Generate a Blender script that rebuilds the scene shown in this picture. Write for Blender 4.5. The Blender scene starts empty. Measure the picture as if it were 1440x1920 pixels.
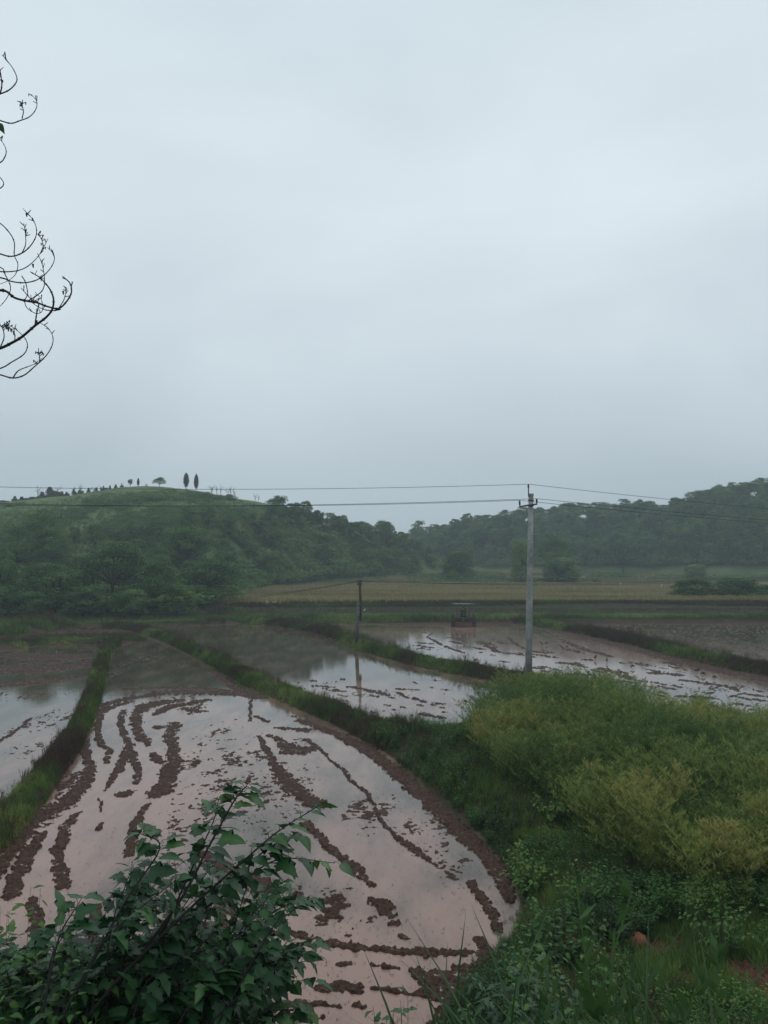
import bpy, math, random
import numpy as np
from mathutils import Vector, Matrix
S = bpy.context.scene
COL = S.collection
rng = np.random.default_rng(7)
random.seed(7)
R = math.radians
# ------------------------------------------------------------------ camera
F = 1461.0; HY = 1055.0; CH = 7.0          # focal length in photo pixels, horizon row, eye height over the water
PITCH = math.atan((HY - 960) / F)
cd = bpy.data.cameras.new('camera'); cam = bpy.data.objects.new('camera', cd); COL.objects.link(cam)
cd.sensor_fit = 'VERTICAL'; cd.sensor_height = 24; cd.lens = 24 * F / 1920
cd.clip_start = 0.1; cd.clip_end = 5000
cam.location = (0, 0, CH); cam.rotation_euler = (math.pi / 2 + PITCH, 0, 0)
S.camera = cam
# ------------------------------------------------------------------ sky, sun, exposure
w = bpy.data.worlds.new('World'); S.world = w; w.use_nodes = True
nt = w.node_tree; nt.nodes.clear()
def N(nt, t, **k):
    n = nt.nodes.new(t)
    for a, b in k.items():
        if a.startswith('i_'):
            key = a[2:]; key = int(key) if key.isdigit() else key.replace('_', ' ')
            n.inputs[key].default_value = b
        else: setattr(n, a, b)
    return n
def L(nt, a, b): nt.links.new(a, b)
def ramp(nt, stops, src=None):
    r = nt.nodes.new('ShaderNodeValToRGB'); e = r.color_ramp.elements
    while len(e) < len(stops): e.new(0.5)
    for q, (p, c) in zip(e, stops): q.position = p; q.color = (*c, 1) if len(c) == 3 else c
    if src is not None: L(nt, src, r.inputs['Fac'])
    return r
SUN_EL, SUN_ROT = 55, 35
sky = N(nt, 'ShaderNodeTexSky', sky_type='NISHITA', sun_disc=False)
sky.sun_elevation = R(SUN_EL); sky.sun_rotation = R(SUN_ROT); sky.dust_density = 3
bg1 = N(nt, 'ShaderNodeBackground', i_Strength=0.08); L(nt, sky.outputs[0], bg1.inputs['Color'])
tc = N(nt, 'ShaderNodeTexCoord'); sx = N(nt, 'ShaderNodeSeparateXYZ'); L(nt, tc.outputs['Generated'], sx.inputs[0])
# cloud deck: brightness by elevation, broken by soft large noise
grad = ramp(nt, [(0.0, (.54, .63, .69)), (0.10, (.57, .665, .73)), (0.24, (.68, .775, .84)), (0.42, (.79, .875, .93)), (0.62, (.68, .79, .85)), (1.0, (.68, .78, .84))], sx.outputs['Z'])
mp = N(nt, 'ShaderNodeMapping'); mp.inputs['Scale'].default_value = (1, 1, 2.2); mp.inputs['Rotation'].default_value = (0.2, 0.35, 0.3)
L(nt, tc.outputs['Generated'], mp.inputs[0])
cn = N(nt, 'ShaderNodeTexNoise', i_Scale=2.1, i_Detail=5, i_Roughness=0.42, i_Distortion=0.3); L(nt, mp.outputs[0], cn.inputs['Vector'])
cr = ramp(nt, [(0.30, (.86, .875, .89)), (0.5, (1.0, 1.0, 1.0)), (0.68, (1.12, 1.11, 1.095))], cn.outputs['Fac'])
mx = N(nt, 'ShaderNodeMix', data_type='RGBA', blend_type='MULTIPLY'); mx.inputs[0].default_value = 1
L(nt, grad.outputs[0], mx.inputs[6]); L(nt, cr.outputs[0], mx.inputs[7])
bg2 = N(nt, 'ShaderNodeBackground', i_Strength=1.0); L(nt, mx.outputs[2], bg2.inputs['Color'])
ms = N(nt, 'ShaderNodeMixShader'); ms.inputs[0].default_value = 0.92
L(nt, bg1.outputs[0], ms.inputs[1]); L(nt, bg2.outputs[0], ms.inputs[2])
wo = N(nt, 'ShaderNodeOutputWorld'); L(nt, ms.outputs[0], wo.inputs[0])
sd_ = bpy.data.lights.new('sun', 'SUN'); sd_.energy = 0.5; sd_.angle = R(30); sd_.color = (1, .97, .92)
sun = bpy.data.objects.new('sun', sd_); COL.objects.link(sun)
az = R(SUN_ROT); el = R(SUN_EL)
sun.rotation_euler = Vector((math.sin(az) * math.cos(el), math.cos(az) * math.cos(el), math.sin(el))).to_track_quat('Z', 'Y').to_euler()
S.view_settings.view_transform = 'Standard'; S.view_settings.look = 'None'
S.view_settings.exposure = 0.06; S.view_settings.gamma = 1
S.render.resolution_x = 768; S.render.resolution_y = 1024
# ------------------------------------------------------------------ helpers: pixels of the photo to places
cp, sp_ = math.cos(PITCH), math.sin(PITCH)
def ray(px, py):
    a = (np.asarray(px, float) - 720) / F; b = (960 - np.asarray(py, float)) / F
    return np.stack([a + 0 * b, cp - b * sp_ + 0 * a, sp_ + b * cp + 0 * a], -1)
def P(px, py, z=0.0):
    d = ray(px, py); t = (z - CH) / d[..., 2]
    return np.array([0, 0, CH]) + d * t[..., None] if d.ndim > 1 else np.array([0, 0, CH]) + d * t
def PD(px, py, D):                          # point at forward distance D
    d = ray(px, py); return np.array([0, 0, CH]) + d * (D / d[1])
# noise -------------------------------------------------------------
TAB = np.random.default_rng(3).random((256, 256))
def vn(x, y):
    xi = np.floor(x).astype(int); yi = np.floor(y).astype(int); fx = x - xi; fy = y - yi
    fx = fx * fx * (3 - 2 * fx); fy = fy * fy * (3 - 2 * fy)
    g = lambda a, b: TAB[a & 255, b & 255]
    return (g(xi, yi) * (1 - fx) + g(xi + 1, yi) * fx) * (1 - fy) + (g(xi, yi + 1) * (1 - fx) + g(xi + 1, yi + 1) * fx) * fy
def fbm(x, y, s=1.0, o=4, gain=.5):
    v = 0; a = 1; t = 0
    for i in range(o):
        v = v + a * vn(x * s + 17.3 * i, y * s * 1.0 + 9.1 * i); t += a; a *= gain; s *= 2.03
    return v / t - .5
def ss(a, b, x):
    t = np.clip((x - a) / (b - a), 0, 1); return t * t * (3 - 2 * t)
# strokes and areas drawn on the valley floor ------------------------
def seg_q(X, Y, pts, wpx, q):
    """pts: pixel polyline; wpx: half width(s) in pixels; raises q to 1-d/w"""
    pts = [tuple(p) for p in pts]
    ws = list(wpx) if hasattr(wpx, '__len__') else [wpx] * len(pts)
    W = [P(*p)[:2] for p in pts]; r = []
    for i in range(len(pts)):
        a = np.array(pts[max(i - 1, 0)], float); b = np.array(pts[min(i + 1, len(pts) - 1)], float)
        d = b - a; n = np.array([-d[1], d[0]]) / (np.hypot(*d) + 1e-9) * ws[i]
        wa = P(*a)[:2]; wb = P(*b)[:2]; wd = wb - wa; wd = wd / (np.hypot(*wd) + 1e-9)
        o = P(*(np.array(pts[i], float) + n))[:2] - W[i]
        r.append(max(abs(o[0] * wd[1] - o[1] * wd[0]), .03))
    if len(pts) == 1: pass
    for i in range(len(pts) - 1):
        a, b, ra, rb = W[i], W[i + 1], r[i], r[i + 1]; m = max(ra, rb) * 1.6
        idx = np.where((X > min(a[0], b[0]) - m) & (X < max(a[0], b[0]) + m) & (Y > min(a[1], b[1]) - m) & (Y < max(a[1], b[1]) + m))[0]
        if not len(idx): continue
        dx, dy = b - a; l2 = dx * dx + dy * dy + 1e-9; xx = X[idx]; yy = Y[idx]
        t = np.clip(((xx - a[0]) * dx + (yy - a[1]) * dy) / l2, 0, 1)
        d = np.hypot(xx - a[0] - t * dx, yy - a[1] - t * dy)
        q[idx] = np.maximum(q[idx], 1 - d / (ra + (rb - ra) * t))
def blob_q(X, Y, px, py, rx, ry, q, amt=1.0):
    c = P(px, py)[:2]; wx = rx * c[1] / F; wy = ry * (c[1] ** 2) / (F * CH)
    d = np.sqrt(((X - c[0]) / wx) ** 2 + ((Y - c[1]) / wy) ** 2)
    np.maximum(q, (1 - d) * amt, out=q)
def poly_sd(X, Y, poly):
    """signed distance, positive inside; poly in world xy"""
    d = np.full(X.shape, 1e9); ins = np.zeros(X.shape, bool); n = len(poly)
    for i in range(n):
        a = poly[i]; b = poly[(i + 1) % n]; dx, dy = b[0] - a[0], b[1] - a[1]; l2 = dx * dx + dy * dy + 1e-9
        t = np.clip(((X - a[0]) * dx + (Y - a[1]) * dy) / l2, 0, 1)
        d = np.minimum(d, np.hypot(X - a[0] - t * dx, Y - a[1] - t * dy))
        c = ((a[1] > Y) != (b[1] > Y)) & (X < dx * (Y - a[1]) / (dy if abs(dy) > 1e-9 else 1e-9) + a[0]); ins ^= c
    return np.where(ins, d, -d)
W2 = lambda l: [tuple(P(*p)[:2]) for p in l]
BANK = W2([(640, 1352), (700, 1402), (770, 1452), (830, 1500), (888, 1560), (940, 1625), (968, 1690), (950, 1745), (905, 1800), (868, 1850), (825, 1900)]) + \
    [(0.5, 11.0), (-1.5, 9.6), (-6, 9.6), (-14, 9), (-30, 6), (-60, -20), (60, -20), (60, 12)] + W2([(1900, 1560), (1600, 1490), (1440, 1425), (1330, 1385), (1220, 1352), (1110, 1328), (1010, 1312), (930, 1325), (890, 1362), (820, 1378), (740, 1368)])
BUNDS = [  # pixel polyline, half width px, height m
    ([(-260, 1800), (-120, 1670), (0, 1560), (60, 1495), (110, 1430), (148, 1370), (172, 1310), (186, 1262), (196, 1225), (218, 1205)], [60, 48, 38, 34, 30, 24, 19, 15, 12, 9], .38),
    ([(218, 1205), (262, 1199)], 4, .2),
    ([(218, 1176), (268, 1184), (318, 1200), (362, 1222), (400, 1240), (440, 1262), (480, 1283), (530, 1302), (590, 1328), (650, 1352), (700, 1378), (760, 1405)], [5, 7, 9, 10, 12, 13, 15, 16, 18, 20, 24, 26], .42),
    ([(400, 1158), (470, 1165), (560, 1176), (620, 1188), (655, 1202), (690, 1217), (740, 1232), (800, 1247), (880, 1262), (960, 1277), (1040, 1292), (1120, 1312)], [5, 6, 7, 8, 12, 11, 8, 9, 9, 10, 11, 12], .45),
    ([(960, 1166), (1010, 1172), (1080, 1184), (1150, 1197), (1220, 1213), (1290, 1232), (1360, 1247), (1440, 1262), (1560, 1285)], [4, 5, 6, 7, 8, 8, 9, 9, 10], .5),
    ([(-200, 1216), (0, 1214), (60, 1207), (130, 1205), (218, 1205)], [8, 8, 6, 5, 5], .3),
    ([(-60, 1190), (20, 1184), (70, 1176), (110, 1172)], [12, 12, 9, 6], .6),
    ([(190, 1174), (300, 1171), (420, 1168)], [4, 4, 4], .35),
]
# ridges of the two hills: pixel x, pixel y of the bare crest, distance, half breadth
RIDGE_L = [(-900, 1010, 260, 110), (-400, 985, 240, 110), (-100, 962, 222, 112), (0, 952, 215, 110), (60, 942, 210, 108), (150, 927, 205, 104), (240, 915, 200, 101), (340, 917, 195, 97), (400, 927, 195, 86), (480, 945, 198, 64), (540, 968, 200, 50), (600, 990, 205, 38), (700, 1015, 215, 34), (765, 1030, 225, 28), (805, 1050, 232, 18)]
RIDGE_R = [(600, 1052, 345, 50), (700, 1045, 335, 55), (765, 1028, 322, 60), (820, 1008, 312, 64), (900, 996, 302, 70), (1000, 980, 295, 74), (1140, 972, 285, 74), (1250, 966, 275, 70), (1340, 950, 265, 66), (1440, 930, 255, 62), (1700, 905, 248, 66), (2300, 905, 250, 70)]
def ridge(X, Y, rl):
    pts = [PD(a, b, D) for a, b, D, _ in rl]; best = np.zeros(X.shape)
    for i in range(len(rl) - 1):
        a, b = pts[i], pts[i + 1]; dx, dy = b[0] - a[0], b[1] - a[1]; l2 = dx * dx + dy * dy
        t = np.clip(((X - a[0]) * dx + (Y - a[1]) * dy) / l2, 0, 1)
        d = np.hypot(X - a[0] - t * dx, Y - a[1] - t * dy)
        hc = a[2] + (b[2] - a[2]) * t; wd = rl[i][3] + (rl[i + 1][3] - rl[i][3]) * t
        u = np.clip(1 - d / wd, 0, 1); v = u * u * (3 - 2 * u); v = .45 * u + .55 * v
        best = np.maximum(best, hc * np.where(d < wd, v, 0))
    if rl is RIDGE_L: best = best * ss(-1, 20, np.interp(Y, [90, 108, 152, 180, 200, 215, 235, 300], [-24, -21.4, -20.8, -14.8, -1, 15, 34, 70]) - X)
    return best
def base_h(X, Y):
    """land without mud and fine roughness"""
    z = np.full(X.shape, -0.08)
    # terraces beyond the paddies
    D = Y + 1.2 * np.sin(X * .06) + 3.0 * fbm(X, Y, .03, 2)
    t = .65 * ss(90.5, 92.5, D) + .55 * ss(96, 97.5, D) + .6 * ss(101, 103.5, D) + .2 * ss(120, 180, D) + .7 * ss(182, 186, D) + .7 * ss(198, 203, D) + .8 * ss(218, 224, D) + 2.0 * ss(235, 330, D) + 6 * ss(330, 600, D)
    z = z + t + (D > 90.4) * .08 * ss(90.4, 91, D)
    rl = np.maximum(ridge(X, Y, RIDGE_L), ridge(X, Y, RIDGE_R))
    far = ss(60, 95, Y)
    z = np.where((rl <= .01) | (far <= 0), z, np.maximum(z, (rl + (rl > 0.6) * fbm(X, Y, .05, 3) * 1.6 * ss(.6, 4, rl)) * far))
    # side land far left and right of the paddies
    sidew = ss(38, 60, np.abs(X) - .25 * Y); z = np.maximum(z, -.08 + sidew * (1.5 + 2 * fbm(X, Y, .05, 2)))
    # the bank at right and the slope the viewer stands on
    sd = poly_sd(X, Y, BANK)
    zb = .75 * ss(-.15, 1.3, sd) + .5 * ss(1.5, 6, sd) - .1
    k = ss(-.2, 3.2, X); slope = .575 * (1 - k) + .40 * k
    hill = 5.35 - slope * np.maximum(Y, 0) - .35 * ss(0, 3, Y) + .25 * np.maximum(-Y, 0) * .3
    kk = ss(-.2, .8, sd)
    z = np.where(sd > -.3, np.maximum(z, np.maximum(zb, np.where(sd > 0, hill, -1) * kk - .1 * (1 - kk))), z)
    z = np.where(Y < -3, np.maximum(z, 5.2), z)
    q = np.zeros(X.shape)
    for pts, wd, h in BUNDS:
        q[:] = 0; seg_q(X, Y, pts, wd, q); z = np.maximum(z, -.1 + (h + .1) * ss(0, .75, q) * (q > 0) - .0 + 0)
    return z
def H1(x, y): return float(base_h(np.array([float(x)]), np.array([float(y)]))[0])
def grnd(px, D):
    d = ray(px, 960.); x = d[0] / d[1] * D; return np.array([x, D, H1(x, D)])
# ------------------------------------------------------------------ object helpers
def tag(o, label=None, cat=None, group=None, kind=None):
    for k, v in (('label', label), ('category', cat), ('group', group), ('kind', kind)):
        if v: o[k] = v
    return o
def empty(name, loc=(0, 0, 0), rz=0):
    o = bpy.data.objects.new(name, None); o.location = loc; o.rotation_euler[2] = rz; o.empty_display_size = .3; COL.objects.link(o); return o
def copy_tree(o, parent=None):
    c = o.copy(); COL.objects.link(c)
    if parent: c.parent = parent
    for ch in list(o.children): copy_tree(ch, c)
    return c
class MB:
    """collects verts, faces (tri or quad), a tint per vertex"""
    def __init__(s): s.v = []; s.q = []; s.t = []; s.c = []; s.n = 0
    def add(s, v, quads=None, tris=None, tint=0.5):
        v = np.asarray(v, np.float32).reshape(-1, 3)
        if quads is not None and len(quads): s.q.append(np.asarray(quads, np.int64).reshape(-1, 4) + s.n)
        if tris is not None and len(tris): s.t.append(np.asarray(tris, np.int64).reshape(-1, 3) + s.n)
        s.v.append(v); s.c.append(np.broadcast_to(np.asarray(tint, np.float32), (len(v),)) if np.ndim(tint) == 0 else np.asarray(tint, np.float32)); s.n += len(v)
        return s
    def arrays(s):
        return (np.concatenate(s.v), np.concatenate(s.q) if s.q else np.zeros((0, 4), int), np.concatenate(s.t) if s.t else np.zeros((0, 3), int), np.concatenate(s.c))
    def build(s, name, mat, parent=None, smooth=False, loc=None):
        v, q, t, c = s.arrays(); m = bpy.data.meshes.new(name)
        m.vertices.add(len(v)); m.vertices.foreach_set('co', v.astype(np.float32).ravel())
        nl = len(q) * 4 + len(t) * 3; m.loops.add(nl)
        m.loops.foreach_set('vertex_index', np.concatenate([q.ravel(), t.ravel()]).astype(np.int32))
        m.polygons.add(len(q) + len(t))
        ls = np.concatenate([np.arange(len(q)) * 4, len(q) * 4 + np.arange(len(t)) * 3]).astype(np.int32)
        m.polygons.foreach_set('loop_start', ls)
        try: m.polygons.foreach_set('loop_total', np.concatenate([np.full(len(q), 4), np.full(len(t), 3)]).astype(np.int32))
        except Exception: pass
        if smooth: m.polygons.foreach_set('use_smooth', np.ones(len(q) + len(t), bool))
        a = m.attributes.new('tint', 'FLOAT', 'POINT'); a.data.foreach_set('value', c.astype(np.float32))
        m.update(calc_edges=True)
        if mat: m.materials.append(mat)
        o = bpy.data.objects.new(name, m); COL.objects.link(o)
        if parent: o.parent = parent
        if loc is not None: o.location = loc
        return o
def tube(mb, pts, rad, n=6, tint=.5, cap=True):
    pts = np.asarray(pts, float); k = len(pts); rad = np.broadcast_to(np.asarray(rad, float), (k,))
    tg = np.gradient(pts, axis=0); tg /= np.linalg.norm(tg, axis=1)[:, None] + 1e-9
    up = np.array([0, 0, 1.]) if abs(tg[0][2]) < .9 else np.array([1., 0, 0])
    vs = []
    a = np.cross(tg[0], up); a /= np.linalg.norm(a)
    for i in range(k):
        a = a - tg[i] * np.dot(a, tg[i]); a /= np.linalg.norm(a) + 1e-9; b = np.cross(tg[i], a)
        th = np.arange(n) * 2 * math.pi / n
        vs.append(pts[i] + rad[i] * (np.cos(th)[:, None] * a + np.sin(th)[:, None] * b))
    v = np.concatenate(vs); q = []
    for i in range(k - 1):
        for j in range(n): q.append((i * n + j, i * n + (j + 1) % n, (i + 1) * n + (j + 1) % n, (i + 1) * n + j))
    t = []
    if cap:
        v = np.vstack([v, pts[0], pts[-1]])
        for j in range(n): t.append((k * n, (j + 1) % n, j)); t.append((k * n + 1, (k - 1) * n + j, (k - 1) * n + (j + 1) % n))
    mb.add(v, q, t, tint)
def smooth_line(pts, m=5):
    pts = np.asarray(pts, float); n = len(pts)
    if n < 3: return pts
    pe = np.vstack([2 * pts[0] - pts[1], pts, 2 * pts[-1] - pts[-2]]); out = []
    for i in range(n - 1):
        p0, p1, p2, p3 = pe[i:i + 4]
        for t in np.linspace(0, 1, m, endpoint=False):
            out.append(.5 * ((2 * p1) + (-p0 + p2) * t + (2 * p0 - 5 * p1 + 4 * p2 - p3) * t * t + (-p0 + 3 * p1 - 3 * p2 + p3) * t ** 3))
    out.append(pts[-1]); return np.array(out)
def box(mb, c, s, bev=.0, rot=None, tint=.5):
    c = np.array(c, float); h = np.array(s, float) / 2; b = min(bev, *(h * .9))
    if b <= 0:
        v = np.array([[x, y, z] for x in (-1, 1) for y in (-1, 1) for z in (-1, 1)]) * h
        q = [(0, 1, 3, 2), (4, 6, 7, 5), (0, 4, 5, 1), (2, 3, 7, 6), (0, 2, 6, 4), (1, 5, 7, 3)]
        t = []
    else:
        v = []; idx = {}
        for x in (-1, 1):
            for y in (-1, 1):
                for z in (-1, 1):
                    for k in range(3):
                        p = h - b; p = p.copy(); p[k] = h[k]; idx[(x, y, z, k)] = len(v); v.append(p * np.array([x, y, z]))
        v = np.array(v); q = []; t = []
        for k in range(3):
            i, j = (k + 1) % 3, (k + 2) % 3
            for s_ in (-1, 1):
                f = []
                for a, bb in ((-1, -1), (1, -1), (1, 1), (-1, 1)):
                    e = [0, 0, 0]; e[k] = s_; e[i] = a; e[j] = bb; f.append(idx[(*e, k)])
                q.append(f if s_ > 0 else f[::-1])
            for a in (-1, 1):
                for bb in (-1, 1):
                    e0 = [0, 0, 0]; e0[i] = a; e0[j] = bb; e1 = list(e0); e0[k] = -1; e1[k] = 1
                    q.append([idx[(*e0, i)], idx[(*e1, i)], idx[(*e1, j)], idx[(*e0, j)]])
        for x in (-1, 1):
            for y in (-1, 1):
                for z in (-1, 1): t.append([idx[(x, y, z, k)] for k in range(3)])
    if rot is not None: v = v @ np.array(rot).T
    mb.add(v + c, q, t, tint)
def lathe(mb, prof, c=(0, 0, 0), n=16, axis=2, tint=.5):
    th = np.arange(n) * 2 * math.pi / n; v = []
    for r, z in prof:
        p = np.stack([r * np.cos(th), r * np.sin(th), np.full(n, z)], 1)
        if axis == 0: p = p[:, [2, 0, 1]]
        v.append(p)
    q = [(i * n + j, i * n + (j + 1) % n, (i + 1) * n + (j + 1) % n, (i + 1) * n + j) for i in range(len(prof) - 1) for j in range(n)]
    mb.add(np.concatenate(v) + np.array(c), q, None, tint)
def rotz(a): c, s = math.cos(a), math.sin(a); return np.array([[c, -s, 0], [s, c, 0], [0, 0, 1]])
def scatter(mb, templates, pos, scale, tint=None, tilt=.15, zs=None):
    """merge copies of templates (MB arrays) at pos"""
    n = len(pos)
    if n == 0: return
    which = rng.integers(0, len(templates), n); ang = rng.random(n) * 6.283
    scale = np.broadcast_to(scale, (n,)); tint = np.zeros(n) if tint is None else tint
    zs = np.ones(n) if zs is None else zs
    tx = rng.normal(0, tilt, n); ty = rng.normal(0, tilt, n)
    for k, (v, q, t, c) in enumerate(templates):
        I = np.where(which == k)[0]
        if not len(I): continue
        ca, sa = np.cos(ang[I])[:, None], np.sin(ang[I])[:, None]; s = scale[I][:, None]
        x = (v[None, :, 0] * ca - v[None, :, 1] * sa) * s; y = (v[None, :, 0] * sa + v[None, :, 1] * ca) * s
        z = v[None, :, 2] * s * zs[I][:, None]
        x = x + z * tx[I][:, None]; y = y + z * ty[I][:, None]
        V = np.stack([x + pos[I, 0, None], y + pos[I, 1, None], z + pos[I, 2, None]], -1).reshape(-1, 3)
        off = (np.arange(len(I)) * len(v))[:, None, None]
        C = np.clip(c[None, :] + tint[I][:, None], 0, 1).ravel()
        mb.add(V, (q[None] + off).reshape(-1, 4) if len(q) else None, (t[None] + off).reshape(-1, 3) if len(t) else None, C)
# ------------------------------------------------------------------ materials
def mat(name):
    m = bpy.data.materials.new(name); m.use_nodes = True; nt = m.node_tree; nt.nodes.clear()
    o = N(nt, 'ShaderNodeOutputMaterial'); return m, nt, o
def leafmat(name, stops, rough=.5, trans=.25, rnd=.0, spec=.3, noise=0):
    m, nt, o = mat(name)
    at = N(nt, 'ShaderNodeAttribute', attribute_name='tint'); src = at.outputs['Fac']
    if rnd:
        oi = N(nt, 'ShaderNodeObjectInfo'); ma = N(nt, 'ShaderNodeMath', operation='MULTIPLY_ADD'); L(nt, oi.outputs['Random'], ma.inputs[0]); ma.inputs[1].default_value = rnd; ma.inputs[2].default_value = -rnd / 2
        ad = N(nt, 'ShaderNodeMath', operation='ADD'); L(nt, src, ad.inputs[0]); L(nt, ma.outputs[0], ad.inputs[1]); src = ad.outputs[0]
    if noise:
        g = N(nt, 'ShaderNodeNewGeometry'); nn = N(nt, 'ShaderNodeTexNoise', i_Scale=noise, i_Detail=2); L(nt, g.outputs['Position'], nn.inputs['Vector'])
        ma = N(nt, 'ShaderNodeMath', operation='MULTIPLY_ADD'); L(nt, nn.outputs['Fac'], ma.inputs[0]); ma.inputs[1].default_value = .5; ma.inputs[2].default_value = -.25
        ad = N(nt, 'ShaderNodeMath', operation='ADD'); L(nt, src, ad.inputs[0]); L(nt, ma.outputs[0], ad.inputs[1]); src = ad.outputs[0]
    r = ramp(nt, stops, src)
    p = N(nt, 'ShaderNodeBsdfPrincipled', i_Roughness=rough); p.inputs['Specular IOR Level'].default_value = spec
    L(nt, r.outputs[0], p.inputs['Base Color'])
    if trans:
        tr = N(nt, 'ShaderNodeBsdfTranslucent'); L(nt, r.outputs[0], tr.inputs['Color']); mi = N(nt, 'ShaderNodeMixShader'); mi.inputs[0].default_value = trans
        L(nt, p.outputs[0], mi.inputs[1]); L(nt, tr.outputs[0], mi.inputs[2]); L(nt, mi.outputs[0], o.inputs[0])
    else: L(nt, p.outputs[0], o.inputs[0])
    return m
def plain(name, c, rough=.6, metal=0, spec=.4, var=.15, scale=8, bump=.2, c2=None):
    m, nt, o = mat(name); g = N(nt, 'ShaderNodeTexCoord')
    nn = N(nt, 'ShaderNodeTexNoise', i_Scale=scale, i_Detail=6, i_Roughness=.6); L(nt, g.outputs['Object'], nn.inputs['Vector'])
    d = [x * (1 - var) for x in c]; e = list(c2) if c2 else [min(1, x * (1 + var)) for x in c]
    r = ramp(nt, [(.35, d), (.65, e)], nn.outputs['Fac'])
    p = N(nt, 'ShaderNodeBsdfPrincipled', i_Roughness=rough, i_Metallic=metal); p.inputs['Specular IOR Level'].default_value = spec
    L(nt, r.outputs[0], p.inputs['Base Color'])
    if bump: b = N(nt, 'ShaderNodeBump', i_Strength=bump, i_Distance=.02); L(nt, nn.outputs['Fac'], b.inputs['Height']); L(nt, b.outputs[0], p.inputs['Normal'])
    L(nt, p.outputs[0], o.inputs[0]); return m
# ground
def ground_mat():
    m, nt, o = mat('ground'); g = N(nt, 'ShaderNodeNewGeometry')
    def noise(s, d=5, r=.6):
        n = N(nt, 'ShaderNodeTexNoise', i_Scale=s, i_Detail=d, i_Roughness=r); L(nt, g.outputs['Position'], n.inputs['Vector']); return n.outputs['Fac']
    n1, n2, n3 = noise(1.3), noise(14), noise(.12, 4)
    mud = ramp(nt, [(.3, (.026, .013, .009)), (.5, (.056, .029, .020)), (.75, (.105, .056, .039))], n2)
    soil = ramp(nt, [(.3, (.022, .022, .012)), (.55, (.04, .042, .02)), (.75, (.055, .04, .026))], n1)
    hill = ramp(nt, [(.3, (.060, .095, .038)), (.5, (.10, .140, .055)), (.7, (.14, .175, .075))], n3)
    red = ramp(nt, [(.35, (.045, .022, .015)), (.55, (.115, .052, .034)), (.75, (.19, .09, .06))], n2)
    am = N(nt, 'ShaderNodeAttribute', attribute_name='mud'); ah = N(nt, 'ShaderNodeAttribute', attribute_name='hill'); ar = N(nt, 'ShaderNodeAttribute', attribute_name='red')
    def mixc(a, b, f):
        x = N(nt, 'ShaderNodeMix', data_type='RGBA'); L(nt, f, x.inputs[0]); L(nt, a, x.inputs[6]); L(nt, b, x.inputs[7]); return x.outputs[2]
    acr = N(nt, 'ShaderNodeAttribute', attribute_name='crop'); crp = ramp(nt, [(.3, (.17, .155, .07)), (.6, (.28, .235, .11))], n1); c = mixc(soil.outputs[0], hill.outputs[0], ah.outputs['Fac']); c = mixc(c, crp.outputs[0], acr.outputs['Fac']); c = mixc(c, mud.outputs[0], am.outputs['Fac']); c = mixc(c, red.outputs[0], ar.outputs['Fac'])
    p = N(nt, 'ShaderNodeBsdfPrincipled'); L(nt, c, p.inputs['Base Color'])
    rr = N(nt, 'ShaderNodeMapRange'); L(nt, am.outputs['Fac'], rr.inputs[0]); rr.inputs[3].default_value = .95; rr.inputs[4].default_value = .8
    sz = N(nt, 'ShaderNodeSeparateXYZ'); L(nt, g.outputs['Position'], sz.inputs[0]); wt = N(nt, 'ShaderNodeMapRange'); L(nt, sz.outputs['Z'], wt.inputs[0]); wt.inputs[1].default_value = .0; wt.inputs[2].default_value = .03; wt.inputs[3].default_value = .45; wt.inputs[4].default_value = 1; mm = N(nt, 'ShaderNodeMath', operation='MULTIPLY'); L(nt, rr.outputs[0], mm.inputs[0]); L(nt, wt.outputs[0], mm.inputs[1]); L(nt, mm.outputs[0], p.inputs['Roughness']); p.inputs['Specular IOR Level'].default_value = .12
    b = N(nt, 'ShaderNodeBump', i_Strength=.7, i_Distance=.04); L(nt, n2, b.inputs['Height']); L(nt, b.outputs[0], p.inputs['Normal'])
    L(nt, p.outputs[0], o.inputs[0]); return m
def water_mat():
    m, nt, o = mat('muddy_water'); g = N(nt, 'ShaderNodeNewGeometry')
    def noise(s, d=4, r=.6, sc=None):
        n = N(nt, 'ShaderNodeTexNoise', i_Scale=s, i_Detail=d, i_Roughness=r)
        if sc:
            mpp = N(nt, 'ShaderNodeMapping'); mpp.inputs['Scale'].default_value = sc; L(nt, g.outputs['Position'], mpp.inputs[0]); L(nt, mpp.outputs[0], n.inputs['Vector'])
        else: L(nt, g.outputs['Position'], n.inputs['Vector'])
        return n.outputs['Fac']
    at = N(nt, 'ShaderNodeAttribute', attribute_name='tint')
    n1 = noise(.6, 7, .66, (1.5, .45, 1))
    ma = N(nt, 'ShaderNodeMath', operation='MULTIPLY_ADD'); L(nt, n1, ma.inputs[0]); ma.inputs[1].default_value = 1.9; ma.inputs[2].default_value = -.98
    ad = N(nt, 'ShaderNodeMath', operation='ADD', use_clamp=True); L(nt, ma.outputs[0], ad.inputs[0]); L(nt, at.outputs['Fac'], ad.inputs[1])
    c = ramp(nt, [(0, (.060, .048, .033)), (.35, (.14, .10, .078)), (.65, (.235, .152, .122)), (1, (.31, .190, .150))], ad.outputs[0])
    p = N(nt, 'ShaderNodeBsdfPrincipled', i_Roughness=.05, i_IOR=1.33); L(nt, c.outputs[0], p.inputs['Base Color'])
    nb = noise(3.5, 3, .5); b = N(nt, 'ShaderNodeBump', i_Strength=.06, i_Distance=.02); L(nt, nb, b.inputs['Height']); L(nt, b.outputs[0], p.inputs['Normal'])
    L(nt, p.outputs[0], o.inputs[0]); return m
GREEN = [(0, (.010, .020, .008)), (.35, (.022, .045, .014)), (.6, (.040, .075, .020)), (1, (.070, .110, .030))]
M_ground = ground_mat(); M_water = water_mat()
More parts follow.
